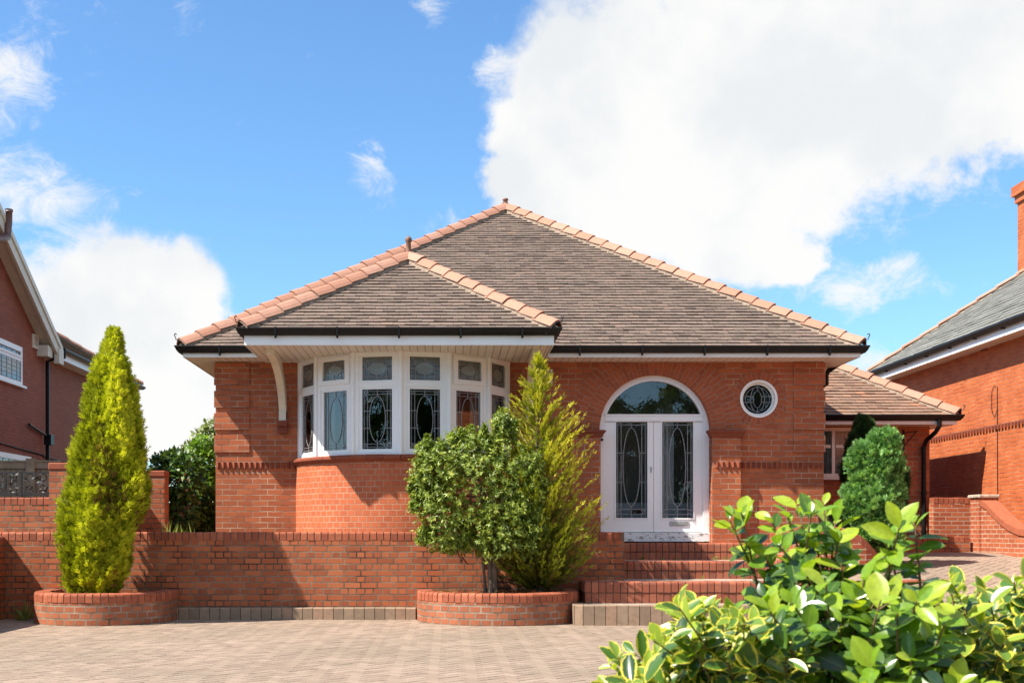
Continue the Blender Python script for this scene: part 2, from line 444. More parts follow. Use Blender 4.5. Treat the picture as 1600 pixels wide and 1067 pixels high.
def local(ox, oy, ux, uy):
    """maps (along, outwards, up) to the world for an upright plane; outwards is to the right of the run"""
    return lambda u, d, z: (ox + ux * u + uy * d, oy + uy * u - ux * d, z)

def normals2d(path, closed=False):
    out = []
    n = len(path)
    for i in range(n):
        a = path[i - 1] if (i > 0 or closed) else None
        b = path[(i + 1) % n] if (i < n - 1 or closed) else None
        p = path[i]; ns = []
        for (q0, q1) in ((a, p), (p, b)):
            if q0 is None or q1 is None: continue
            dx, dy = q1[0] - q0[0], q1[1] - q0[1]; L = math.hypot(dx, dy)
            if L > 1e-9: ns.append((dy / L, -dx / L))
        if len(ns) == 2:
            mx, my = ns[0][0] + ns[1][0], ns[0][1] + ns[1][1]; L = math.hypot(mx, my) or 1
            mx, my = mx / L, my / L
            k = 1 / max(.35, mx * ns[0][0] + my * ns[0][1])
            out.append((mx * k, my * k))
        else: out.append(ns[0])
    return out
def cum(path):
    s = [0]
    for a, b in zip(path, path[1:]): s.append(s[-1] + math.hypot(b[0] - a[0], b[1] - a[1]))
    return s
def resample(path, step):
    s = cum(path); n = max(1, round(s[-1] / step)); out = []
    for k in range(n + 1):
        t = s[-1] * k / n; i = 0
        while i < len(s) - 2 and s[i + 1] < t: i += 1
        f = (t - s[i]) / max(1e-9, s[i + 1] - s[i]); a, b = path[i], path[i + 1]
        out.append((a[0] + (b[0] - a[0]) * f, a[1] + (b[1] - a[1]) * f))
    return out
def sweep(mb, path, prof, caps=True, r=0.0):
    """closed profile (outward offset, z) swept along a level path with mitred corners"""
    nn = normals2d(path); rings = [[(p[0] + n[0] * o, p[1] + n[1] * o, z) for (o, z) in prof] for p, n in zip(path, nn)]
    m = len(prof)
    for i in range(len(rings) - 1):
        for k in range(m): mb.face([rings[i][k], rings[i][(k + 1) % m], rings[i + 1][(k + 1) % m], rings[i + 1][k]], None, r)
    if caps: mb.face(rings[0][::-1], None, r); mb.face(rings[-1], None, r)
def strip(mb, path, z0, z1, off=0.0, flip=False, u0=0.0):
    """an upright sheet along a path with its length as texture u; z0 / z1 may be functions of the run"""
    f0 = z0 if callable(z0) else (lambda s: z0); f1 = z1 if callable(z1) else (lambda s: z1)
    nn = normals2d(path); s = cum(path)
    P = [(p[0] + n[0] * off, p[1] + n[1] * off) for p, n in zip(path, nn)]
    for i in range(len(P) - 1):
        a, b = P[i], P[i + 1]
        q = [(a[0], a[1], f0(s[i])), (b[0], b[1], f0(s[i + 1])), (b[0], b[1], f1(s[i + 1])), (a[0], a[1], f1(s[i]))]
        uv = [(u0 + s[i], q[0][2]), (u0 + s[i + 1], q[1][2]), (u0 + s[i + 1], q[2][2]), (u0 + s[i], q[3][2])]
        if flip: q = q[::-1]; uv = uv[::-1]
        mb.face(q, uv)
def units(mb, path, prof, pitch, gap=.010, zf=None, jitter=.003):
    """separate bricks laid side by side along a path; prof = outline across the path (outward, up)"""
    pts = resample(path, pitch); nn = normals2d(pts); s = cum(pts)
    for i in range(len(pts) - 1):
        L = s[i + 1] - s[i]; g = gap / 2 / L
        jz = random.uniform(-jitter, jitter); jo = random.uniform(-jitter, jitter); rv = random.random()
        rings = []
        for t in (g, 1 - g):
            x = pts[i][0] * (1 - t) + pts[i + 1][0] * t; y = pts[i][1] * (1 - t) + pts[i + 1][1] * t
            nx = nn[i][0] * (1 - t) + nn[i + 1][0] * t; ny = nn[i][1] * (1 - t) + nn[i + 1][1] * t
            z = zf(s[i] * (1 - t) + s[i + 1] * t) if zf else 0
            rings.append([(x + nx * (o + jo), y + ny * (o + jo), z + h + jz) for (o, h) in prof])
        m = len(prof)
        for k in range(m): mb.face([rings[0][k], rings[0][(k + 1) % m], rings[1][(k + 1) % m], rings[1][k]], None, rv)
        mb.face(rings[0][::-1], None, rv); mb.face(rings[1], None, rv)
def bull(back, front, h, rad=.03):
    """bull-nosed coping brick: outline from back to front"""
    pts = [(-back, 0), (-back, h)]
    for k in range(4):
        a = math.pi / 2 * k / 3; pts.append((front - rad + rad * math.sin(a), h - rad + rad * math.cos(a)))
    return pts + [(front, 0)]
def arc(cx, cy, r, a0, a1, n=24, ry=None):
    ry = ry or r
    return [(cx + r * math.cos(R(a0 + (a1 - a0) * k / n)), cy + ry * math.sin(R(a0 + (a1 - a0) * k / n))) for k in range(n + 1)]

def poly_holes(mb, outer, holes, T, depth=0.0):
    """flat sheet with holes, points (along, up); T maps (u, d, z); reveals go back by depth"""
    loops = [outer] + holes
    flat = [p for l in loops for p in l]
    tris = tessellate_polygon([[Vector((p[0], p[1], 0)) for p in l] for l in loops])
    for t in tris:
        p = [flat[i] for i in t]
        ar = (p[1][0] - p[0][0]) * (p[2][1] - p[0][1]) - (p[1][1] - p[0][1]) * (p[2][0] - p[0][0])
        if ar < 0: p = p[::-1]
        mb.face([T(a, 0, b) for a, b in p], [(a, b) for a, b in p])
    if depth:
        for h in holes:
            s = 0
            for a, b in zip(h, h[1:] + h[:1]):
                L = math.hypot(b[0] - a[0], b[1] - a[1])
                mb.face([T(a[0], 0, a[1]), T(b[0], 0, b[1]), T(b[0], -depth, b[1]), T(a[0], -depth, a[1])],
                        [(0, s), (0, s + L), (depth, s + L), (depth, s)])
                s += L

# ------------------------------------------------------------------ ground
def sstep(t): t = min(1, max(0, t)); return t * t * (3 - 2 * t)
def ground_h(x, y): return .885 * sstep((y - 12.5) / 7.6) * sstep((x - 3.2) / 2.6)

def build_ground():
    xs = [-400, -120, -40, -20, -12] + [-10 + .5 * k for k in range(53)] + [18, 24, 40, 120, 400]
    ys = [-400, -120, -40, -15, 0, 6] + [8 + .5 * k for k in range(34)] + [27, 32, 45, 120, 400]
    mb = MB()
    P = lambda x, y: (x, y, ground_h(x, y) - (.0035 if abs(x) < 13 and 5.9 < y < 21 else .03))
    for a, b in zip(xs, xs[1:]):
        for c, d in zip(ys, ys[1:]): mb.face([P(a, c), P(b, c), P(b, d), P(a, d)])
    tag(mb.build('ground', M_sand), 'sandy bed under the block paving and the ground around', None, kind='structure')
    # herringbone block paving
    mb = MB()
    W, L = .116, .232; g = .0045
    ang = R(45); ca, sa = math.cos(ang), math.sin(ang)
    def keep(x, y):
        if y < 7.6 or y > 20.6 or x < -9 or x > 12: return False
        if x < 2.6 and y > 17.0: return False
        if x > -.35 and x < 1.7 and y > 16.2: return False
        if x > 1.2 and x < 7.0 and y > 17.4: return False
        return abs(x + .0) < .62 * y + .8 if x > 0 else abs(x) < .40 * y + 1.2
    N = 126
    for i in range(-N, N):
        for j in range(-N, N):
            k = (i + j) % 4
            if k == 0: c = (i * W, j * W, (i + 2) * W, (j + 1) * W)
            elif k == 1 or k == 3: 
                if (i - j) % 4 != 3 - 0 and False: continue
                c = None
            else: c = None
            if k == 0:
                pass
            cells = []
            # each row shifts by one cell: horizontal block at (i,j) when (i-j)%4==0, vertical one when (i-j)%4==2
            m = (i - j) % 4
            if m == 0: cells.append((i * W, j * W, (i + 2) * W, (j + 1) * W))
            if m == 2: cells.append(((i) * W, (j - 1) * W, (i + 1) * W, (j + 1) * W))
            for (u0, v0, u1, v1) in cells:
                uc, vc = (u0 + u1) / 2, (v0 + v1) / 2
                x, y = uc * ca - vc * sa, uc * sa + vc * ca + 14
                if not keep(x, y): continue
                rv = random.random(); dz = random.uniform(-.001, .001); tx = random.uniform(-.004, .004); ty = random.uniform(-.004, .004)
                def Q(u, v, z):
                    X, Y = u * ca - v * sa, u * sa + v * ca + 14
                    return (X, Y, ground_h(X, Y) + z + dz + (u - uc) * tx + (v - vc) * ty)
                b = .001
                lo = [Q(u0 + g, v0 + g, -.012), Q(u1 - g, v0 + g, -.012), Q(u1 - g, v1 - g, -.012), Q(u0 + g, v1 - g, -.012)]
                hi = [Q(u0 + g + b, v0 + g + b, 0), Q(u1 - g - b, v0 + g + b, 0), Q(u1 - g - b, v1 - g - b, 0), Q(u0 + g + b, v1 - g - b, 0)]
                mb.face(hi, None, rv)
                for q in range(4): mb.face([lo[q], lo[(q + 1) % 4], hi[(q + 1) % 4], hi[q]], None, rv)
    tag(mb.build('driveway', M_paver), 'herringbone block paved driveway in front of the bungalow', None, kind='structure')
    # raised earth behind the front wall
    mb = MB()
    for (x0, x1, y0, y1) in ((-30, 2.5, 17.1, 60), (2.5, 6.2, 18.72, 60), (6.2, 40, 20.9, 60)):
        z = 1.0 if x0 < 2.5 else (.80 if x0 < 6 else .84)
        mb.face([(x0, y0, z), (x1, y0, z), (x1, y1, z), (x0, y1, z)])
    tag(mb.build('terrace', M_terrace), 'raised earth behind the front wall', None, kind='structure')
    # kerb blocks at the foot of the wall
    mb = MB()
    units(mb, [(-4.2, 16.74), (-.45, 16.74)], bull(.16, .0, .165, .015), .147, .008)
    tag(mb.build('kerb', M_kerb), 'low kerb of brown stone blocks along the foot of the front wall', None, kind='structure')
build_ground()

# ------------------------------------------------------------------ bungalow
YW = 18.7
XL, XR = -3.63, 5.87
bung = thing('bungalow', 'red brick bungalow with hipped tile roof, bow window and arched white double door', 'house')
FRONT = local(0, YW, 1, 0)
DXC, DR, DZ = 3.235, .867, 2.815           # door arch centre, radius, springing height
BXC, BR, BYC = -.69, 1.75, 19.24           # bow window circle

def build_walls():
    mb = MB()
    door = [(DXC - DR, .8)] + [(DXC + DR, .8)] + arc(DXC, DZ, DR, 0, 180, 28)
    rx, rz = wx(1185.5, YW), wz(623, YW)
    rnd_hole = arc(rx, rz, .295, 0, 354, 39)
    outer = [(XL, .8), (-2.33, .8), (-2.33, 3.9), (.95, 3.9), (.95, .8), (XR, .8), (XR, 3.9), (.951, 3.9), (XL, 3.9)]
    # left of bow, right of bow
    poly_holes(mb, [(XL, .8), (-2.31, .8), (-2.31, 3.9), (XL, 3.9)], [], FRONT)
    poly_holes(mb, [(.93, .8), (XR, .8), (XR, 3.9), (.93, 3.9)], [door, rnd_hole], FRONT, .22)
    # sides and back
    mb.face([(XL, 30, .8), (XL, YW, .8), (XL, YW, 3.9), (XL, 30, 3.9)])
    mb.face([(XR, YW, .8), (XR, 30, .8), (XR, 30, 3.9), (XR, YW, 3.9)])
    mb.face([(XR, 30, .8), (XL, 30, .8), (XL, 30, 3.9), (XR, 30, 3.9)])
    # reveals where the bow joins
    mb.face([(-2.31, YW, .8), (-2.31, YW + .25, .8), (-2.31, YW + .25, 3.9), (-2.31, YW, 3.9)])
    mb.face([(.93, YW, .8), (.93, YW + .25, .8), (.93, YW + .25, 3.9), (.93, YW, 3.9)])
    mb.build('wall', M_house, bung)
    # bow plinth
    a = 72.5
    p = [(BXC + (BR + .02) * math.sin(R(t)), BYC - (BR + .02) * math.cos(R(t))) for t in np.linspace(-a, a, 40)]
    mb = MB(); strip(mb, p, .8, 2.27)
    mb.build('bow_wall', M_bay, bung, smooth=True)
    p2 = [(BXC + BR * math.sin(R(t)), BYC - BR * math.cos(R(t))) for t in np.linspace(-a, a, 60)]
    mb = MB()
    prof = [(-.1, 0), (-.1, .095), (.05, .095), (.085, .07), (.085, .04), (.05, .0)]
    units(mb, p2, prof, .24, .006, lambda s: 2.265, .002)
    mb.build('brick_sill', M_sillbrick, bung)
    # quoins: raised panels at both ends of the front
    for (x0, x1) in ((XL, XL + .53), (XR - .47, XR)):
        mb = MB()
        for z0, n in ((3.52, 4), (3.17, 3), (2.82, 3), (2.47, 3)):
            z1 = z0 + n * .086 - (.0 if n < 4 else .0)
            mb.box(x0 - (.022 if x0 == XL else 0), x1 + (.022 if x0 != XL else 0), YW - .022, YW + .05, z0, min(z1, 3.875))
        mb.build('quoin', M_house, bung)
    # dog tooth course
    zt = wz(722, YW); zb = wz(731, YW)
    for (x0, x1, y) in ((XL, -2.36, YW), (DXC + DR + .03, DXC + DR + .45, YW - .13), (DXC + DR + .47, XR, YW), (.97, DXC - DR - .46, YW)):
        mb = MB(); n = max(1, round((x1 - x0) / .082)); w = (x1 - x0) / n
        for k in range(n):
            a, b, c = x0 + k * w, x0 + (k + .5) * w, x0 + (k + 1) * w
            A, B, C = (a, y + .01, zb), (c, y + .01, zb), (b, y - .035, zb)
            A2, B2, C2 = (a, y + .01, zt), (c, y + .01, zt), (b, y - .035, zt)
            rv = random.random()
            mb.face([A, C, C2, A2], None, rv); mb.face([C, B, B2, C2], None, rv); mb.face([A2, C2, B2], None, rv); mb.face([B, C, A], None, rv)
        mb.build('dentil_course', M_sillbrick, bung)
    # pilasters beside the door with moulded caps
    for sgn in (-1, 1):
        x0, x1 = sorted((DXC + sgn * (DR + .0), DXC + sgn * (DR + .44)))
        mb = MB(); mb.box(x0, x1, YW - .13, YW + .02, .8, 2.70)
        pl = mb.build('pilaster', M_house, bung)
        mb = MB()
        pr = [(0, 2.70), (.03, 2.70), (.045, 2.745), (.075, 2.775), (.075, 2.80), (.02, 2.81), (0, 2.81)]
        xin = x0 if sgn > 0 else x1
        path = [(x0, YW), (x0, YW - .13), (x1, YW - .13), (x1, YW)]
        sweep(mb, path, pr)
        mb.box(x0, x1, YW - .13, YW, 2.70, 2.805)
        mb.build('cap', M_sillbrick, pl)
    # arch ring of bricks on end
    mb = MB(); n = 40
    for k in range(n):
        a0, a1 = math.pi * k / n, math.pi * (k + 1) / n
        for (r0, r1, sh) in ((DR + .004, DR + .24, 0), (DR + .24, DR + .47, .037)):
            pts = [(r0, a0), (r1, a0), (r1, a1), (r0, a1)]
            q = [(DXC - r * math.cos(a), YW - .006, DZ + r * math.sin(a)) for r, a in pts]
            if max(z for _, _, z in q) > 3.86: q = [(x, y, min(z, 3.865)) for x, y, z in q]
            uv = [(r - r0 + .006, a * (DR + .2) * 1.0 + sh) for r, a in pts]
            mb.face(q, uv)
    mb.build('arch', M_arch, bung)
    mb = MB(); n = 30
    for k in range(n):
        a0, a1 = 2 * math.pi * k / n, 2 * math.pi * (k + 1) / n
        q = [(rx + r * math.cos(a), YW - .005, rz + r * math.sin(a)) for r, a in ((.30, a0), (.43, a0), (.43, a1), (.30, a1))]
        mb.face(q, [(.01, a0 * .36), (.14, a0 * .36), (.14, a1 * .36), (.01, a1 * .36)])
    mb.build('brick_ring', M_arch, bung)
    # small white wall vent
    vx0, vx1, vz0, vz1 = wx(835, YW), wx(863, YW), wz(603, YW), wz(577, YW)
    mb = MB()
    mb.box(vx0, vx1, YW - .03, YW, vz0, vz0 + .03); mb.box(vx0, vx1, YW - .03, YW, vz1 - .03, vz1)
    mb.box(vx0, vx0 + .03, YW - .03, YW, vz0 + .03, vz1 - .03); mb.box(vx1 - .03, vx1, YW - .03, YW, vz0 + .03, vz1 - .03)
    for k in range(5):
        z = vz0 + .045 + k * .036; mb.box(vx0 + .03, vx1 - .03, YW - .02, YW - .002, z, z + .024)
    mb.build('vent', M_cream, bung)
    # the rooms behind the glass
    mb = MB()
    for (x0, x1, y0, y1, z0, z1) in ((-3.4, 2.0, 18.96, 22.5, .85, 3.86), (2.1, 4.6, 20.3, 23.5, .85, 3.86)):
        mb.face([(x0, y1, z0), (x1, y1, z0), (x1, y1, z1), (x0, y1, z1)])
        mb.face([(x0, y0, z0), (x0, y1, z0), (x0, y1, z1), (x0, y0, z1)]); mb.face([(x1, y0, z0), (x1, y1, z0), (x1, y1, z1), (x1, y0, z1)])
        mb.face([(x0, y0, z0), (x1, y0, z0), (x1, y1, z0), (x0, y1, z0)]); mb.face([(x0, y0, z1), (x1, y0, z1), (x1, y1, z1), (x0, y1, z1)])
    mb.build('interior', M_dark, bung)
    mb = MB()
    # porch between outer and inner doors
    for x in (2.25, 4.22): mb.face([(x, 18.93, .85), (x, 20.3, .85), (x, 20.3, 3.86), (x, 18.93, 3.86)])
    mb.face([(2.25, 18.93, 3.75), (4.22, 18.93, 3.75), (4.22, 20.3, 3.75), (2.25, 20.3, 3.75)])
    mb.face([(2.25, 18.93, 1.06), (4.22, 18.93, 1.06), (4.22, 20.3, 1.06), (2.25, 20.3, 1.06)])
    mb.face([(2.25, 20.29, 1.06), (4.22, 20.29, 1.06), (4.22, 20.29, 3.75), (2.25, 20.29, 3.75)])
    mb.build('porch', M_porch, bung)
    return rx, rz
RX, RZ = build_walls()

def ribbon(mb, T, pts, w=.008, d0=.003, d1=.008):
    """flat lead strip along (u, z) points on a pane"""
    for (a, b) in zip(pts, pts[1:]):
        du, dz = b[0] - a[0], b[1] - a[1]; L = math.hypot(du, dz)
        if L < 1e-6: continue
        nu, nz = -dz / L * w / 2, du / L * w / 2; eu, ez = du / L * w * .3, dz / L * w * .3
        q = [(a[0] - eu + nu, a[1] - ez + nz), (a[0] - eu - nu, a[1] - ez - nz), (b[0] + eu - nu, b[1] + ez - nz), (b[0] + eu + nu, b[1] + ez + nz)]
        mb.face([T(u, d1, z) for u, z in q])
        for k in range(4):
            p, p2 = q[k], q[(k + 1) % 4]; mb.face([T(p[0], d0, p[1]), T(p2[0], d0, p2[1]), T(p2[0], d1, p2[1]), T(p[0], d1, p[1])])
def lead_tall(mb, T, u0, u1, z0, z1, w=.008):
    W, H = u1 - u0, z1 - z0
    for f in (.06, .17, .83, .94): ribbon(mb, T, [(u0 + W * f, z0), (u0 + W * f, z1)], w * .8)
    for f in (.035, .085, .915, .965): ribbon(mb, T, [(u0, z0 + H * f), (u1, z0 + H * f)], w * .8)
    uc, zc = (u0 + u1) / 2, (z0 + z1) / 2; ru, rz = W * .27, H * .385
    ribbon(mb, T, [(uc + ru * math.cos(2 * math.pi * k / 36), zc + rz * math.sin(2 * math.pi * k / 36)) for k in range(37)], w)
    ribbon(mb, T, [(uc, zc + rz), (uc, z1)], w); ribbon(mb, T, [(uc, z0), (uc, zc - rz)], w)
    for f in (.35, .64):
        dz = z0 + H * f; k = math.sqrt(max(0, 1 - ((dz - zc) / rz) ** 2)) * ru
        ribbon(mb, T, [(u0, dz), (uc - k, dz)], w); ribbon(mb, T, [(uc + k, dz), (u1, dz)], w)
    for cu in (.115, .885):
        for cz in (.06, .94):
            a, b, ru2, rz2 = u0 + W * cu, z0 + H * cz, W * .055, H * .025
            ribbon(mb, T, [(a - ru2, b), (a, b + rz2), (a + ru2, b), (a, b - rz2), (a - ru2, b)], w * .7)
def lead_small(mb, T, u0, u1, z0, z1, w=.008):
    W, H = u1 - u0, z1 - z0; uc, zc = (u0 + u1) / 2, (z0 + z1) / 2; ru, rz = W * .30, H * .25
    for f in (.07, .19, .81, .93): ribbon(mb, T, [(u0 + W * f, z0), (u0 + W * f, z1)], w * .8)
    for f in (.09, .17, .84): ribbon(mb, T, [(u0, z0 + H * f), (u1, z0 + H * f)], w * .8)
    ribbon(mb, T, [(uc + ru * math.cos(2 * math.pi * k / 30), zc + rz * math.sin(2 * math.pi * k / 30)) for k in range(31)], w)
    ribbon(mb, T, [(u0, zc), (uc - ru, zc)], w); ribbon(mb, T, [(uc + ru, zc), (u1, zc)], w)
    ribbon(mb, T, [(uc, zc + rz), (uc, z1)], w); ribbon(mb, T, [(uc, z0), (uc, zc - rz)], w)
def ring(mb, T, u0, u1, z0, z1, w, d0, d1, wt=None, wb=None):
    wt = w if wt is None else wt; wb = w if wb is None else wb
    mb.box(u0, u0 + w, d0, d1, z0, z1, T=T); mb.box(u1 - w, u1, d0, d1, z0, z1, T=T)
    mb.box(u0 + w, u1 - w, d0, d1, z0, z0 + wb, T=T); mb.box(u0 + w, u1 - w, d0, d1, z1 - wt, z1, T=T)
def sheet(T, u0, u1, z0, z1, d):
    mb = MB(); mb.face([T(u0, d, z0), T(u1, d, z0), T(u1, d, z1), T(u0, d, z1)]); return mb

def build_bow():
    Z0, Z1, ZT0, ZT1 = 2.36, 3.866, 3.362, 3.42
    step = 24
    for k in range(6):
        t0, t1 = -72 + k * step, -72 + (k + 1) * step
        p0 = (BXC + BR * math.sin(R(t0)), BYC - BR * math.cos(R(t0))); p1 = (BXC + BR * math.sin(R(t1)), BYC - BR * math.cos(R(t1)))
        L = math.hypot(p1[0] - p0[0], p1[1] - p0[1]); T = local(p0[0], p0[1], (p1[0] - p0[0]) / L, (p1[1] - p0[1]) / L)
        mb = MB()
        e = .012
        ring(mb, T, e, L - e, Z0, Z1, .075, -.07, 0, .045, .05)           # outer frame
        mb.box(.075 + e, L - .075 - e, -.07, -.004, ZT0 - .012, ZT1 + .012, T=T)
        ring(mb, T, .075 + e, L - .075 - e, Z0 + .05, ZT0 - .012, .05, -.055, -.016, .028, .035)
        big = k in (1, 4)
        if big: ring(mb, T, .06, L - .06, ZT1 - .005, Z1 - .035, .085, -.02, .022, .06, .07)
        else: ring(mb, T, .075 + e, L - .075 - e, ZT1 + .012, Z1 - .045, .05, -.055, -.016, .022, .022)
        fr = mb.build('window', M_white, bung, bevel=.004)
        # corner post
        if k < 5:
            mb = MB(); mb.tube([(p1[0], p1[1], Z0), (p1[0], p1[1], Z1)], .035, 10); mb.build('mullion', M_white, fr)
        u0, u1 = .125 + e, L - .125 - e
        za, zb = Z0 + .085, ZT0 - .04
        sheet(T, u0 - .01, u1 + .01, za - .01, zb + .01, -.04).build('pane', M_glass, fr)
        mb = MB(); lead_tall(mb, lambda u, d, z: T(u, d - .04, z), u0, u1, za, zb, .009); mb.build('leading', M_lead, fr)
        if big: uu0, uu1, zc, zd = .145, L - .145, ZT1 + .065, Z1 - .095
        else: uu0, uu1, zc, zd = u0, u1, ZT1 + .034, Z1 - .067
        sheet(T, uu0 - .01, uu1 + .01, zc - .01, zd + .01, -.04 if not big else -.01).build('top_pane', M_obscure, fr)
        dd = .04 if not big else .01
        mb = MB(); lead_small(mb, lambda u, d, z: T(u, d - dd, z), uu0, uu1, zc, zd, .008); mb.build('leading', M_lead, fr)
        mb = MB(); mb.face([T((uu0 + uu1) / 2 + (uu1 - uu0) * .295 * math.cos(a), .002 - dd, (zc + zd) / 2 + (zd - zc) * .245 * math.sin(a)) for a in np.linspace(0, 2 * math.pi, 29)[:-1]]); mb.build('oval_pane', M_oval, fr)
build_bow()

def build_doors():
    YD = YW + .13
    T = local(0, YD, 1, 0)
    # frame: jambs, transom and arched head
    mb = MB()
    xi0, xi1 = DXC - DR, DXC + DR
    jw = .085
    mb.box(xi0, xi0 + jw, -.09, .02, 1.10, DZ, T=T); mb.box(xi1 - jw, xi1, -.09, .02, 1.10, DZ, T=T)
    zt0, zt1 = 2.965, 3.07
    n = 32; ri = DR - .085
    ringpts = []
    for k in range(n + 1):
        a = math.pi * k / n; ringpts.append((DXC - DR * math.cos(a), DZ + DR * math.sin(a), DXC - ri * math.cos(a), DZ + ri * math.sin(a)))
    for (a, b) in zip(ringpts, ringpts[1:]):
        mb.face([T(a[0], .02, a[1]), T(a[2], .02, a[3]), T(b[2], .02, b[3]), T(b[0], .02, b[1])])
        mb.face([T(a[2], .02, a[3]), T(a[2], -.09, a[3]), T(b[2], -.09, b[3]), T(b[2], .02, b[3])])
    hw = math.sqrt(ri ** 2 - (zt0 - DZ) ** 2)
    mb.box(DXC - hw, DXC + hw, -.07, .03, zt0, zt1, T=T)
    mb.box(DXC - hw, DXC + hw, -.07, .045, zt1 - .018, zt1 + .004, T=T)
    # fill beside the leaves under the transom
    mb.box(xi0 + jw, DXC - .765, -.07, .008, 1.10, zt0 + .0, T=T); mb.box(DXC + .765, xi1 - jw, -.07, .008, 1.10, zt0, T=T)
    fr = mb.build('door_frame', M_door, bung)
    # fanlight
    h = zt1 + .004; a0 = math.asin((h - DZ) / ri)
    pts = [(DXC + ri * math.cos(a), DZ + ri * math.sin(a)) for a in np.linspace(a0, math.pi - a0, 28)]
    mb = MB(); mb.face([T(u, -.03, z) for u, z in pts]); mb.build('fanlight', M_glass, fr)
    mb = MB(); mb.tube([T(xi0 + .05, .02, wz(687, YD)), T(xi0 + .05, .045, wz(687, YD))], .022, 10); mb.build('doorbell', M_iron, fr)
    # threshold with peeling paint
    mb = MB(); mb.box(xi0, xi1 + .02, -.09, .06, 1.075, 1.215, T=T); mb.build('threshold', M_peel, bung, bevel=.006)
    # two leaves
    for s in (-1, 1):
        u0, u1 = (DXC - .762, DXC - .003) if s < 0 else (DXC + .003, DXC + .762)
        z0, z1 = 1.225, zt0 - .006
        g0, g1 = (wx(962.5, YD), wx(1011.5, YD)) if s < 0 else (wx(1034.5, YD), wx(1083, YD))
        ga, gb = wz(809, YD), wz(650, YD)
        mb = MB()
        mb.box(u0, g0, -.045, 0, z0, z1, T=T); mb.box(g1, u1, -.045, 0, z0, z1, T=T)
        mb.box(g0, g1, -.045, 0, z0, ga, T=T); mb.box(g0, g1, -.045, 0, gb, z1, T=T)
        ring(mb, T, g0 - .022, g1 + .022, ga - .022, gb + .022, .022, 0, .010)
        lf = mb.build('door', M_door, bung, bevel=.003)
        sheet(T, g0, g1, ga, gb, -.03).build('pane', M_doorglass, lf)
        mb = MB(); lead_tall(mb, lambda u, d, z: T(u, d - .03, z), g0, g1, ga, gb, .011); mb.build('leading', M_lead, lf)
        if s > 0:
            mb = MB(); zl = wz(817, YD)
            mb.box(wx(1046, YD), wx(1076, YD), 0, .012, zl - .045, zl + .03, T=T)
            mb.box(wx(1050, YD), wx(1072, YD), .012, .02, zl - .025, zl + .01, T=T)
            mb.build('letter_plate', M_steel, lf, bevel=.003)
        else:
            mb = MB(); zl = wz(733, YD)
            mb.box(DXC - .05, DXC - .028, 0, .010, zl - .05, zl + .04, T=T)
            mb.tube([T(DXC - .039, .01, zl + .015), T(DXC - .039, .028, zl + .015)], .012, 10)
            mb.build('lock', M_steel, lf)
    # inner door seen through the glass
    T2 = local(0, 19.4, 1, 0)
    mb = MB()
    mb.box(2.3, 4.2, -.04, 0, 1.06, 1.70, T=T2); mb.box(3.45, 3.66, -.04, 0, 1.70, 3.0, T=T2); mb.box(2.3, 4.2, -.04, 0, 3.0, 3.12, T=T2)
    mb.box(2.3, 2.55, -.04, 0, 1.70, 3.0, T=T2); mb.box(4.08, 4.2, -.04, 0, 1.70, 3.0, T=T2)
    ind = mb.build('inner_door', M_inner, bung)
    mb = MB(); mb.box(2.96, 3.16, 0, .012, 1.53, 1.60, T=T2); mb.build('letter_plate', M_brownpipe, ind)
build_doors()

def build_round_window():
    T = local(0, YW, 1, 0); n = 44
    mb = MB()
    def circ(r, d, k): a = 2 * math.pi * k / n; return T(RX + r * math.cos(a), d, RZ + r * math.sin(a))
    for k in range(n):
        for (r0, d0, r1, d1) in ((.294, .012, .258, .012), (.258, .012, .245, -.07), (.245, -.07, .228, -.07), (.228, -.07, .228, -.10), (.294, -.05, .294, .012)):
            mb.face([circ(r0, d0, k), circ(r1, d1, k), circ(r1, d1, k + 1), circ(r0, d0, k + 1)])
    fr = mb.build('round_window', M_white, bung, smooth=False)
    mb = MB(); mb.face([circ(.235, -.085, k) for k in range(n)]); mb.build('pane', M_glass, fr)
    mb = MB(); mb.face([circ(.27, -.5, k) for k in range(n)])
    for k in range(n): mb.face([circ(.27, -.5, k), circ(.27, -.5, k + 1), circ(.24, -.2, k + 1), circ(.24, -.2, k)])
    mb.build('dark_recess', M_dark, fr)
    mb = MB(); T3 = lambda u, d, z: T(u + RX, d - .085, z + RZ)
    for (a, b) in ((.11, .20), (.065, .13)):
        ribbon(mb, T3, [(a * math.cos(2 * math.pi * k / 30), b * math.sin(2 * math.pi * k / 30)) for k in range(31)], .009)
    ribbon(mb, T3, [(.19 * math.cos(2 * math.pi * k / 36), .19 * math.sin(2 * math.pi * k / 36)) for k in range(37)], .008)
    for z in (.045, -.045): ribbon(mb, T3, [(-.225, z), (-.06, z)], .008); ribbon(mb, T3, [(.06, z), (.225, z)], .008)
    ribbon(mb, T3, [(0, .13), (0, .23)], .008); ribbon(mb, T3, [(0, -.23), (0, -.13)], .008)
    mb.build('leading', M_lead, fr)
build_round_window()

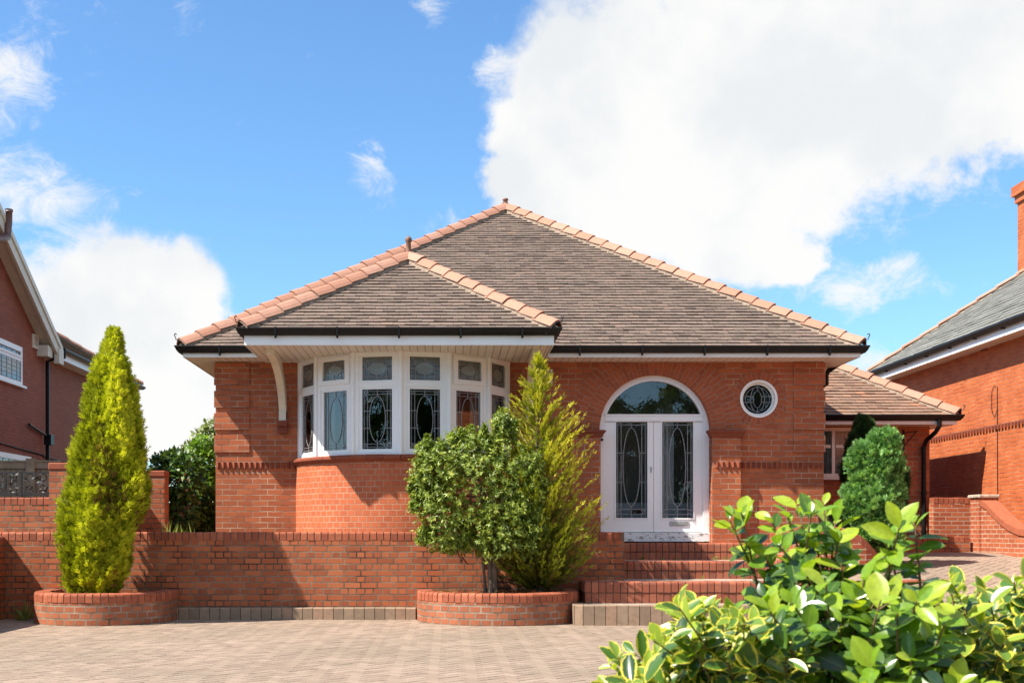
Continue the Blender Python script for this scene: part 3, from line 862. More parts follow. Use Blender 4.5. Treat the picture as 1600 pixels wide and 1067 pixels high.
# ---- eaves
def build_eaves():
    def gutter_prof(z0):
        return [(.02, z0 + .02), (.02, z0 + .11), (.125, z0 + .11), (.13, z0 + .095), (.115, z0 + .075), (.105, z0 + .045), (.075, z0 + .005), (.035, z0)]
    main_l = [(-4.01, 29), (-4.01, 18.2), (-2.90, 18.2)]
    main_r = [(1.52, 18.2), (6.25, 18.2), (6.25, 29)]
    bay = [(-2.86, 18.14), (-2.86, 16.92), (1.48, 16.92), (1.48, 18.14)]
    for path, z in ((main_l, 3.935), (bay, 3.99), (main_r, 3.935)):
        mb = MB(); sweep(mb, path, gutter_prof(z))
        g = mb.build('gutter', M_black, bung)
        # clips along the front run
        pts = [(a, b) for a, b in zip(path, path[1:]) if abs(a[1] - b[1]) < .01][0]
        L = pts[1][0] - pts[0][0]; n = max(1, round(L / .95))
        for k in range(n):
            x = pts[0][0] + (k + .5) * L / n
            mb = MB()
            mb.box(x - .010, x + .010, pts[0][1] - .134, pts[0][1] - .02, z - .008, z + .114)
            mb.box(x - .014, x + .014, pts[0][1] - .105, pts[0][1] - .065, z - .040, z - .008)
            mb.build('clip', M_black, g)
        mb = MB(); zf = 3.88 if z < 3.96 else 3.862
        sweep(mb, path, [(0, zf), (.018, zf), (.018, z + .06), (0, z + .06)])
        mb.build('fascia', M_white, bung)
    mb = MB()
    # soffits; u runs so that the board joints point at the wall
    def flat(x0, x1, y0, y1, z, along_x=True):
        uv = [(x0, y0), (x1, y0), (x1, y1), (x0, y1)] if along_x else [(y0, x0), (y0, x1), (y1, x1), (y1, x0)]
        mb.face([(x0, y0, z), (x1, y0, z), (x1, y1, z), (x0, y1, z)], uv)
    flat(-4.0, XL, 18.2, 29, 3.884, False); flat(XR, 6.24, 18.2, 29, 3.884, False)
    flat(XL, -2.87, 18.2, YW, 3.884); flat(1.49, XR, 18.2, YW, 3.884)
    flat(-2.85, 1.47, 16.93, 19.0, 3.868)
    mb.build('soffit', M_soffit, bung)
    # short pipe under the right hand end
    mb = MB(); mb.tube([(6.33, 19.3, 3.95), (6.20, 19.4, 3.86), (6.15, 19.45, 3.80), (6.15, 19.45, 3.64), (5.94, 20.3, 3.4), (5.94, 20.3, .9)], .040, 10)
    mb.build('downpipe', M_black, bung, smooth=True)
    # two curved brackets carrying the bow roof, each on a brick corbel
    for xb in (-2.57, 1.27):
        mb = MB(); n = 12; prof = []
        for k in range(n + 1):
            t = k / n; a = math.pi / 2 * t
            # from the wall foot, out and up to the soffit
            yc = YW - .02 - 1.42 * (1 - math.cos(a)) ; zc = 2.98 + .885 * math.sin(a)
            prof.append((yc, zc))
        w = .055
        ends = []
        for (a, b) in zip(prof, prof[1:]):
            ta = .085
            def offs(p, q, sgn):
                dy, dz = q[0] - p[0], q[1] - p[1]; L = math.hypot(dy, dz); return (-dz / L * ta * sgn, dy / L * ta * sgn)
            o = offs(a, b, 1)
            A = [(xb + sx * w, a[0] + o[0] * s2, a[1] + o[1] * s2) for sx, s2 in ((-1, 1), (1, 1), (1, -1), (-1, -1))]
            B = [(xb + sx * w, b[0] + o[0] * s2, b[1] + o[1] * s2) for sx, s2 in ((-1, 1), (1, 1), (1, -1), (-1, -1))]
            A = [(x, min(y, YW), min(z, 3.866)) for x, y, z in A]; B = [(x, min(y, YW), min(z, 3.866)) for x, y, z in B]
            for q in range(4): mb.face([A[q], A[(q + 1) % 4], B[(q + 1) % 4], B[q]])
            ends.append(B)
        mb.face(ends[-1])
        A = [(xb - w, YW - .10, 2.97), (xb + w, YW - .10, 2.97)]
        mb.box(xb - w, xb + w, YW - .13, YW, 2.955, 3.10)
        br = mb.build('roof_bracket', M_cream, bung)
        mb = MB(); mb.box(xb - .075, xb + .075, YW - .15, YW, 2.87, 2.952); mb.box(xb - .075, xb + .075, YW - .09, YW, 2.77, 2.868)
        mb.build('corbel', M_sillbrick, br)
build_eaves()

# ---- roofs
def tile_face(mb, A, B, C, D, gauge=.116, tw=.172, th=.022, jit=1.0):
    """plain tiles on a sloping face; A-B eave (left to right from outside), D-C top"""
    A, B, C, D = map(Vector, (A, B, C, D))
    u = (B - A).normalized(); n = u.cross(D - A).normalized(); s = n.cross(u).normalized()
    if s.z < 0: s = -s; n = -n
    H = (D - A).dot(s); lD, lC, lB = (D - A).dot(u), (C - A).dot(u), (B - A).dot(u)
    rows = int(H / gauge)
    mb.face([A - n * .03, B - n * .03, C - n * .03, D - n * .03], None, .1)
    for k in range(rows + 1):
        h0, h1 = k * gauge, min(H, (k + 1.25) * gauge)
        if h1 - h0 < .02: continue
        l0, r0 = lD * h0 / H, lB + (lC - lB) * h0 / H
        l1, r1 = lD * h1 / H, lB + (lC - lB) * h1 / H
        x = -random.uniform(0, 1) * tw * .2 + (tw / 2 if k % 2 else 0) + math.floor(min(l0, l1) / tw) * tw - tw
        rowz = random.uniform(-.003, .003) * jit
        while x < max(r0, r1):
            a0, a1 = max(x + .0015, l0), min(x + tw - .0015, r0)
            b0, b1 = max(x + .0015, l1), min(x + tw - .0015, r1)
            x += tw
            if a1 - a0 < .004: continue
            if b1 < b0: b0 = b1 = max(l1, min(r1, (a0 + a1) / 2))
            rv = min(1, max(0, random.gauss(.47, .17))); lift = .012 + random.uniform(-.0035, .0045) * jit + rowz
            dh = random.uniform(-.004, .004) * jit; tl = random.uniform(-.0025, .0025) * jit
            P = lambda a, h, z: A + u * a + s * h + n * z
            p0, p1 = P(a0, h0 + dh, lift + th * .5 + tl), P(a1, h0 + dh, lift + th * .5 - tl)
            p2, p3 = P(b1, h1, .002), P(b0, h1, .002)
            q0, q1 = P(a0, h0 + dh + .002, lift - th * .75), P(a1, h0 + dh + .002, lift - th * .75)
            mb.face([p0, p1, p2, p3], None, rv)
            mb.face([q0, q1, p1, p0], None, rv * .3)  # butt edge coloured darker, painting the shadow line under each row
    return n

def hip_tiles(mb, bed, P, Q, length=.34, w=.125, rise=.085):
    """overlapping angled hip tiles from the low end P to the high end Q"""
    P, Q = Vector(P), Vector(Q); t = (Q - P); L = t.length; t.normalize()
    side = t.cross(Vector((0, 0, 1))).normalized(); up = side.cross(t)
    n = max(1, round(L / length)); st = L / n
    angs = [(-1.0, -.55), (-.72, .02), (-.36, .55), (0, .78), (.36, .55), (.72, .02), (1.0, -.55)]
    for k in range(n):
        a = P + t * (st * k - .02); b = P + t * (st * (k + 1) + .03); rv = random.random()
        j = random.uniform(-.006, .006); l0 = .034 + random.uniform(-.005, .008); l1 = .006
        r0 = [a + side * (w * 1.06 * x + j) + up * (rise * y + l0) for x, y in angs]
        r1 = [b + side * (w * x + j) + up * (rise * y + l1) for x, y in angs]
        i0 = [p - up * .018 for p in r0]
        for q in range(6):
            mb.face([r0[q], r0[q + 1], r1[q + 1], r1[q]], None, rv); mb.face([i0[q], i0[q + 1], r0[q + 1], r0[q]], None, rv * .5)
        # mortar at the lap
        m0 = [a - t * .012 + side * (w * .99 * x) + up * (rise * y + .006) for x, y in angs]
        m1 = [a + t * .05 + side * (w * 1.0 * x) + up * (rise * y + .012) for x, y in angs]
        for q in range(6): bed.face([m0[q], m0[q + 1], m1[q + 1], m1[q]])
    for sgn in (-1, 1):
        for k in range(n * 3):
            a, b = P + t * (L * k / (n * 3)), P + t * (L * (k + 1) / (n * 3))
            wv = w * random.uniform(.98, 1.12)
            bed.face([a + side * sgn * w * .8 - up * .02, b + side * sgn * w * .8 - up * .02, b + side * sgn * wv - up * (.086 + .01), a + side * sgn * wv - up * (.086 + .01)])
            bed.face([a + side * sgn * wv - up * .096, b + side * sgn * wv - up * .096, b + side * sgn * wv - up * .14, a + side * sgn * wv - up * .14])

def finial(p, h, parent, r=.045):
    mb = MB(); x, y, z = p
    prof = [(0, r * 2.4), (.08 * h + .02, r * 1.2), (.2 * h, r), (.68 * h, r * .92), (.74 * h, r * 1.25), (.86 * h, r * 1.3), (.95 * h, r * .9), (h, r * .3)]
    mb.tube([(x, y, z + a) for a, _ in prof], [b for _, b in prof], 12, .3)
    return mb.build('finial', M_finial, parent, smooth=True)
M_finial = plain_mat('finial clay', (.20, .10, .065), .8, .5, 18, .3)

def hip_iron(mb, p, dx, dy):
    """curled iron at the foot of a hip"""
    x, y, z = p; pts = []
    for k in range(14):
        t = k / 13; a = t * 4.6; rr = .030 * (1 - .5 * t)
        pts.append((x + dx * (.06 + rr * math.sin(a) * .8), y + dy * (.06 + rr * math.sin(a) * .8), z + .045 + .03 - rr * math.cos(a)))
    mb.tube([(x - dx * .1, y - dy * .1, z), (x + dx * .06, y + dy * .06, z + .01)] + pts, .007, 6)

def build_roofs():
    TAN = .67
    xl, xr, yf, ze = -4.06, 6.30, 18.15, 4.03
    hw = (xr - xl) / 2; ax, ay, az = (xl + xr) / 2, yf + hw, ze + hw * TAN
    ridge_y = 25.0; yb = ridge_y + hw
    mb = MB()
    tile_face(mb, (xl, yf, ze), (xr, yf, ze), (ax, ay, az), (ax, ay, az))
    tile_face(mb, (xr, yf, ze), (xr, yb, ze), (ax, ridge_y, az), (ax, ay, az), tw=.34)
    tile_face(mb, (xl, yb, ze), (xl, yf, ze), (ax, ay, az), (ax, ridge_y, az), tw=.34)
    mb.face([(xr, yb, ze), (xl, yb, ze), (ax, ridge_y, az)], None, .4)
    roof = mb.build('roof', M_tile, bung)
    hm, bed = MB(), MB()
    up = .055
    hip_tiles(hm, bed, (xl + .02, yf + .02, ze + up), (ax, ay, az + up))
    hip_tiles(hm, bed, (xr - .02, yf + .02, ze + up), (ax, ay, az + up))
    hip_tiles(hm, bed, (ax, ay, az + up), (ax, ridge_y, az + up))
    hm.build('ridge_tiles', M_hip, roof, smooth=False); bed.build('mortar_bedding', M_bedding, roof)
    finial((ax, ay, az + .06), .17, roof, .045)
    for (q, sg) in ((xl - .02, -.7), (xr + .02, .7)): mb = MB(); hip_iron(mb, (q, yf, ze + .10), sg, -.7); mb.build('hip_iron', M_iron, roof)
    # bow roof
    xl, xr, yf, ze = -2.92, 1.54, 16.86, 4.075
    ax, ay, az = -.63, yf + 2.23, ze + 2.23 * TAN
    back = 20.55
    mb = MB()
    tile_face(mb, (xl, yf, ze), (xr, yf, ze), (ax, ay, az), (ax, ay, az))
    tile_face(mb, (xr, yf, ze), (xr, back - 2.2, ze), (ax, back, az), (ax, ay, az))
    tile_face(mb, (xl, back - 2.2, ze), (xl, yf, ze), (ax, ay, az), (ax, back, az))
    roof2 = mb.build('bow_roof', M_tile, bung)
    hm, bed = MB(), MB()
    hip_tiles(hm, bed, (xl + .02, yf + .02, ze + up), (ax, ay, az + up)); hip_tiles(hm, bed, (xr - .02, yf + .02, ze + up), (ax, ay, az + up))
    hip_tiles(hm, bed, (ax, ay, az + up), (ax, back, az + up))
    hm.build('ridge_tiles', M_hip, roof2); bed.build('mortar_bedding', M_bedding, roof2)
    finial((ax, ay, az + .05), .32, roof2, .042)
    for (q, sg) in ((xl - .02, -.7), (xr + .02, .7)): mb = MB(); hip_iron(mb, (q, yf, ze + .09), sg, -.7); mb.build('hip_iron', M_iron, roof2)
build_roofs()

# ---- side wing
def build_wing():
    Y = 21.5; x1 = 8.65; T = local(0, Y, 1, 0)
    wx0, wx1, wz0, wz1 = 6.45, 7.86, 2.215, 3.10
    mb = MB()
    poly_holes(mb, [(XR, .7), (x1, .7), (x1, 3.2), (XR, 3.2)], [[(wx0, wz0), (wx1, wz0), (wx1, wz1), (wx0, wz1)]], T, .12)
    mb.face([(x1, Y, .7), (x1, 26, .7), (x1, 26, 3.2), (x1, Y, 3.2)]); mb.face([(x1, 26, .7), (XR, 26, .7), (XR, 26, 3.2), (x1, 26, 3.2)])
    wing = mb.build('wing_wall', M_house, bung)
    mb = MB()
    ring(mb, T, wx0, wx1, wz0, wz1, .06, -.04, .02)
    for f in (1 / 3, 2 / 3): mb.box(wx0 + (wx1 - wx0) * f - .028, wx0 + (wx1 - wx0) * f + .028, -.04, .018, wz0 + .06, wz1 - .06, T=T)
    zt = wz0 + (wz1 - wz0) * .62
    for k in range(3):
        a = wx0 + (wx1 - wx0) * k / 3 + .05; b = wx0 + (wx1 - wx0) * (k + 1) / 3 - .05
        mb.box(a, b, -.03, .014, zt - .028, zt + .028, T=T)
    mb.box(wx0 - .03, wx1 + .03, -.1, .04, wz0 - .05, wz0 - .002, T=T)
    fr = mb.build('window', M_white, bung, bevel=.004)
    sheet(T, wx0 + .05, wx1 - .05, wz0 + .05, wz1 - .05, -.015).build('pane', M_glass, fr)
    mb = MB()
    n = int((wx1 - wx0) / .075)
    for k in range(1, n): ribbon(mb, lambda u, d, z: T(u, d - .015, z), [(wx0 + k * .075, wz0 + .06), (wx0 + k * .075, wz1 - .06)], .006)
    for k in range(1, 8): ribbon(mb, lambda u, d, z: T(u, d - .015, z), [(wx0 + .06, wz0 + k * .115), (wx1 - .06, wz0 + k * .115)], .006)
    mb.build('leading', M_lead, fr)
    mb = MB(); mb.box(5.95, 8.55, 21.9, 24, .9, 3.15); mb2 = mb
    mb2.build('wing_room', M_dark, bung)
    # eaves
    path = [(XR, 21.05), (8.92, 21.05), (8.92, 26)]
    mb = MB(); sweep(mb, path, [(.02, 3.195), (.02, 3.285), (.12, 3.285), (.125, 3.27), (.10, 3.22), (.07, 3.185), (.035, 3.175)]); mb.build('gutter', M_black, bung)
    mb = MB(); sweep(mb, path, [(0, 3.12), (.018, 3.12), (.018, 3.24), (0, 3.24)]); mb.build('fascia', M_white, bung)
    mb = MB()
    mb.face([(XR, 21.06, 3.124), (8.91, 21.06, 3.124), (8.91, Y, 3.124), (XR, Y, 3.124)]); mb.face([(x1, Y, 3.124), (8.91, Y, 3.124), (8.91, 26, 3.124), (x1, 26, 3.124)])
    mb.build('soffit', M_soffit, bung)
    xp = wx(1444, 21.4)
    mb = MB(); mb.tube([(xp + .10, 20.97, 3.2), (xp + .10, 20.98, 3.08), (xp + .07, 21.08, 2.98), (xp + .01, 21.32, 2.86), (xp, 21.42, 2.74), (xp, 21.42, .8)], .04, 10)
    for z in (2.7, 1.9, 1.2): mb.tube([(xp, 21.42, z), (xp, 21.42, z + .05)], .05, 10)
    mb.build('downpipe', M_black, bung, smooth=False)
    # roof
    xr, yf, ze = 8.97, 21.0, 3.27; t = 2.5; TAN = .65
    ap = (xr - t, yf + t, ze + t * TAN)
    mb = MB()
    tile_face(mb, (4.9, yf, ze), (xr, yf, ze), ap, (4.9, ap[1], ap[2]))
    tile_face(mb, (xr, yf, ze), (xr, yf + 2 * t, ze), ap, ap, tw=.34)
    mb.face([(xr, yf + 2 * t, ze), (4.9, yf + 2 * t, ze), (4.9, ap[1], ap[2]), ap], None, .4)
    rf = mb.build('wing_roof', M_tile2, bung)
    hm, bed = MB(), MB(); hip_tiles(hm, bed, (xr - .02, yf + .02, ze + .055), (ap[0], ap[1], ap[2] + .055)); hm.build('ridge_tiles', M_hip, rf); bed.build('mortar_bedding', M_bedding, rf)
    mb = MB(); hip_iron(mb, (xr + .02, yf, ze + .09), .7, -.7); mb.build('hip_iron', M_iron, rf)
    # hanging basket bracket
    xb = wx(1413, 21.45)
    mb = MB(); mb.tube([(xb, 21.48, wz(705, 21.45)), (xb, 21.48, wz(671, 21.45))], .016, 6)
    mb.tube([(xb, 21.48, wz(676, 21.45)), (xb + .10, 21.10, wz(676, 21.45))], .011, 6); mb.tube([(xb, 21.48, wz(697, 21.45)), (xb + .09, 21.15, wz(677, 21.45))], .010, 6)
    mb.build('hanging_bracket', M_iron, bung)
M_tile2 = unit_mat('wing roof tile', [(0, (.10, .07, .052)), (.3, (.17, .12, .09)), (.6, (.23, .15, .11)), (.85, (.28, .16, .105)), (1, (.40, .17, .085))],
                   dirt=(.18, .145, .105), dirt_amt=.5, scale=4, rough=.85, bmp=.3)
build_wing()

mb = MB(); strip(mb, [(6.5 + .035 * k, 21.75 + .02 * math.sin(k * 1.7)) for k in range(40)], 2.2, 3.1)
tag(mb.build('curtain', M_net, smooth=True), 'pale net curtain behind the leaded window of the side wing', 'curtain')
# curtains hanging inside the two end lights of the bow
for s, lab in ((-1, 'cream curtain gathered inside the left end of the bow window'), (1, 'cream curtain gathered inside the right end of the bow window')):
    mb = MB(); n = 40; pts = []
    for k in range(n + 1):
        t = R(72 - 30 * k / n) * s; rr = BR - .22 + .025 * math.sin(k * 1.5)
        pts.append((BXC + rr * math.sin(t), BYC - rr * math.cos(t)))
    strip(mb, pts, 2.1, 3.85)
    tag(mb.build('curtain', M_curtain, smooth=True), lab, 'curtain', 'curtains inside the bow window')

# ------------------------------------------------------------------ front wall, planters, steps
def garden_wall(name, label, path, z0, z1, th=.22, pitch=.098, ch=.118, mat=None, cmat=None, group=None, cap_over=.0):
    root = thing(name, label, 'wall', group)
    mb = MB(); strip(mb, path, z0, z1 - ch); strip(mb, path, z0, z1 - ch, -th, True)
    nn = normals2d(path)
    for i in (0, -1):
        p, n = path[i], nn[i]; q = (p[0] - n[0] * th, p[1] - n[1] * th)
        a = [(p[0], p[1], z0), (q[0], q[1], z0), (q[0], q[1], z1 - ch), (p[0], p[1], z1 - ch)]
        mb.face(a)
    mb.build('brickwork', mat or M_garden, root)
    mb = MB(); units(mb, path, bull(th + cap_over, cap_over + .004, ch, .028), pitch, .013, lambda s: z1 - ch)
    mb.build('coping', cmat or M_coping, root)
    mb = MB(); sweep(mb, path, [(-th + .006, z1 - ch), (-th + .006, z1 - .014), (-.008, z1 - .022), (-.006, z1 - ch)])
    mb.build('mortar_joint', M_mortar, root)
    return root
YF = 16.9
garden_wall('garden_wall', 'long low red brick wall with rounded coping below the bow window', [(-6.4, YF), (2.49, YF), (2.49, 18.6)], -.1, 1.225)
garden_wall('garden_wall', 'brick return wall at the left edge, running towards the viewer', [(-6.25, 11.5), (-6.25, YF - .01)], -.1, 1.165)

def planter(label, cx, rx, cy, ry, z):
    root = thing('planter', label, 'planter', 'curved brick planters against the front wall')
    path = [(cx - rx, YF)] + arc(cx, cy, rx, 180, 360, 40, ry) + [(cx + rx, YF)]
    mb = MB(); strip(mb, path, -.1, z - .118); strip(mb, path, -.1, z - .118, -.2, True); mb.build('brickwork', M_plant, root, smooth=False)
    mb = MB(); units(mb, path, bull(.20, .006, .118, .035), .098, .012, lambda s: z - .118); mb.build('coping', M_coping, root)
    mb = MB(); sweep(mb, path, [(-.19, z - .12), (-.19, z - .02), (-.03, z - .02), (-.008, z - .05), (-.006, z - .12)], caps=False); mb.build('mortar_joint', M_mortarp, root)
    mb = MB(); n = normals2d(path)
    inner = [(p[0] - q[0] * .19, p[1] - q[1] * .19) for p, q in zip(path, n)]
    c = (cx, cy + .1)
    for a, b in zip(inner, inner[1:]):
        mb.face([(a[0], a[1], z - .09), (b[0], b[1], z - .09), (c[0], c[1], z - .03)])
    mb.build('soil', M_soil, root)
    return root
M_mortarp = plain_mat('pale mortar', (.30, .24, .18), .95, .45, 14)
planter('curved brick planter holding the tall golden cypress', -4.72, .93, 16.50, .94, .42)
planter('curved brick planter holding the rounded shrub, beside the steps', .69, 1.12, 16.62, 1.06, .42)

def build_steps():
    root = thing('front_steps', 'wide red brick steps with rounded noses up to the white double door', 'steps')
    # stone kerb platform, then three brick risers
    plat = [(1.66, 16.9), (1.66, 15.68), (5.4, 15.68)] + arc(5.4, 17.9, 2.0, -90, 0, 14, 2.22)
    A = [(1.86, 16.95), (1.86, 16.25), (5.3, 16.25)] + arc(5.3, 18.4, 2.1, -88, 0, 16, 2.15)
    B = [(2.50, 17.35), (4.98, 17.35)]
    C = [(2.50, 18.38), (4.98, 18.38)]
    def tread(path, z, yb):
        mb = MB(); nn = normals2d(path); pts = [(p[0] - n[0] * .1, p[1] - n[1] * .1) for p, n in zip(path, nn)]
        poly = pts + [(pts[-1][0], yb), (pts[0][0], yb)]
        t = tessellate_polygon([[Vector((p[0], p[1], 0)) for p in poly]])
        for k in t: mb.face([(poly[i][0], poly[i][1], z) for i in k])
        return mb
    mb = MB(); units(mb, plat, bull(.14, 0, .365, .012), .147, .008, lambda s: -.10); st = mb.build('kerb_step', M_kerb, root)
    tread(plat, .258, 18.7).build('tread', M_tread, st)
    for path, z0, z1, yb in ((A, .262, .553, 18.7), (B, .54, .806, 18.7), (C, .796, 1.06, 18.85)):
        h = z1 - z0
        mb = MB()
        units(mb, path, [(-.12, 0), (-.12, h * .47), (-.004, h * .47), (-.004, 0)], .098, .012, lambda s: z0 - .004)
        units(mb, path, bull(.24, .006, h * .50, .035), .098, .012, lambda s: z0 + h * .50)
        st = mb.build('step', M_nosing, root)
        mb = MB(); strip(mb, path, z0 - .02, z1 - .03, -.014); nn = normals2d(path)
        P = [(p[0] - n[0] * .03, p[1] - n[1] * .03) for p, n in zip(path, nn)]; Q = [(p[0] - n[0] * .23, p[1] - n[1] * .23) for p, n in zip(path, nn)]
        for i in range(len(P) - 1): mb.face([(P[i][0], P[i][1], z1 - .012), (P[i + 1][0], P[i + 1][1], z1 - .012), (Q[i + 1][0], Q[i + 1][1], z1 - .012), (Q[i][0], Q[i][1], z1 - .012)])
        mb.build('mortar_joint', M_mortar, st)
        tread(path, z1 - .006, yb).build('tread', M_tread, st)
build_steps()

# ramped wall on the right of the steps
def ramp_wall():
    root = thing('ramped_wall', 'short brick wall with sloping coping right of the steps, in front of the juniper', 'wall')
    Y = 17.35
    path = resample([(5.0, 18.6), (5.0, Y), (5.72, Y), (6.05, Y + .02), (6.32, Y + .14), (6.5, Y + .40), (6.5, Y + .8)], .09)
    s = cum(path); L0 = 1.25 + .72
    def top(t):
        if t < L0: return 1.30
        return 1.275 - .60 * sstep((t - L0) / 1.0)
    mb = MB(); strip(mb, path, .3, lambda t: top(t) - .11); strip(mb, path, .3, lambda t: top(t) - .11, -.2, True); mb.build('brickwork', M_rwall, root)
    mb = MB(); units(mb, path, bull(.2, .004, .112, .012), .09, .013, lambda t: top(t) - .112); mb.build('coping', M_coping, root)
    mb = MB(); strip(mb, path, .4, lambda t: top(t) - .012, -.006); mb.build('mortar_joint', M_pale, root)
M_pale = plain_mat('white mortar', (.55, .45, .36), .95, .25, 14)
ramp_wall()

# ------------------------------------------------------------------ left boundary, fence, railing
def left_boundary():
    Y = 18.2
    root = thing('boundary_wall', 'brick boundary wall with square pillar behind the golden cypress, topped by railings', 'wall')
    x0, x1 = -9.5, wx(78, Y)
    zc = wz(777, Y)
    mb = MB(); strip(mb, [(x0, Y), (x1, Y)], .9, zc - .11); strip(mb, [(x0, Y), (x1, Y)], .9, zc - .11, -.22, True); mb.build('brickwork', M_garden, root)
    mb = MB(); units(mb, [(x0, Y), (x1, Y)], bull(.22, .004, .112, .02), .098, .012, lambda s: zc - .112); mb.build('coping', M_coping, root)
    mb = MB(); mb.box(x0, x1, Y + .01, Y + .2, zc - .12, zc - .015); mb.build('mortar_joint', M_mortar, root)
    px0, px1 = x1 + .002, wx(109, Y); zt = wz(723, Y)
    mb = MB(); mb.box(px0, px1, Y - .05, Y + .30, .9, zt - .11); pl = mb.build('pillar', M_garden, root)
    mb = MB(); mb.box(px0 - .012, px1 + .012, Y - .062, Y + .312, zt - .108, zt); mb.build('cap', M_coping, pl, bevel=.015)
    # wall from the pillar back to the gate post
    a, b = (px1, Y + .1), (wx(216, 20.8), 20.8)
    mb = MB(); strip(mb, [a, b], .9, 1.95); mb.build('brickwork', M_garden, root)
    rail = thing('railing', 'black iron railing panel with leaf scrolls on the left boundary wall', 'railing')
    xr0, xr1 = x0, wx(78, Y) - .01; z0, z1 = zc, wz(738, Y)
    mb = MB()
    for z in (z0 + .05, z1): mb.box(xr0, xr1, Y + .085, Y + .105, z - .012, z + .012)
    mb.build('rail', M_iron, rail)
    xk = xr1; k = 0
    while xk > -8.2:
        mb = MB(); mb.box(xk - .012, xk + .012, Y + .08, Y + .11, z0, z1 + .01); mb.build('post', M_iron, rail)
        mb = MB(); xc = xk - .23; zm = (z0 + z1) / 2 + .03; n = 0
        for sx in (-1, 1):
            for sz in (-1, 1):
                pts = []
                for q in range(16):
                    t = q / 15; a = t * 5.5; rr = .085 * (1 - .75 * t)
                    pts.append((xc + sx * (.085 + rr * math.sin(a)), Y + .095, zm + sz * (.06 + .04 - rr * math.cos(a) * .9)))
                mb.tube(pts, .010, 5)
                for q in range(5):
                    lx, lz = xc + sx * random.uniform(.02, .17), zm + sz * random.uniform(.01, .14); an = random.uniform(0, 6.3)
                    dx, dz = math.cos(an) * .035, math.sin(an) * .035
                    mb.face([(lx - dx, Y + .08, lz - dz), (lx + dz * .5, Y + .072, lz - dx * .5), (lx + dx, Y + .08, lz + dz), (lx - dz * .5, Y + .088, lz + dx * .5)])
        mb.box(xc - .008, xc + .008, Y + .088, Y + .102, z0 + .05, z1 - .01)
        mb.build('scroll', M_iron, rail)
        xk -= .46
    # brick gate post further back
    Yp = 20.8
    gp = thing('gate_post', 'square brick gate post right of the cypress, in front of the green shrubs', 'post')
    a0, a1, zt = wx(214, Yp), wx(257, Yp), wz(735, Yp)
    mb = MB(); mb.box(a0, a1, Yp, Yp + .32, .9, zt - .11); mb.build('shaft', M_garden, gp)
    mb = MB(); mb.box(a0 - .01, a1 + .01, Yp - .012, Yp + .33, zt - .108, zt); mb.build('cap', M_coping, gp, bevel=.015)
    # close boarded fence
    Yq = 19.3
    fn = thing('wooden_fence', 'brown close boarded wooden fence behind the iron railing', 'fence')
    zt = wz(722, Yq); mb = MB(); x = -9.6
    while x < -6.25:
        w = random.uniform(.09, .105); mb.box(x, x + w - .008, Yq + random.uniform(0, .012), Yq + .03, .95, zt - .06); x += w
    mb.build('boards', M_wood, fn)
    mb = MB(); mb.box(-9.6, -6.25, Yq - .03, Yq - .004, zt - .10, zt); mb.box(-9.6, -6.25, Yq - .045, Yq + .04, zt + .002, zt + .028); mb.build('rail', M_wood, fn)
    for px in (49, -30):
        xc = wx(px, Yq); mb = MB(); mb.box(xc - .07, xc + .07, Yq - .06, Yq + .06, .95, zt + .06); mb.build('post', M_wood, fn)
left_boundary()

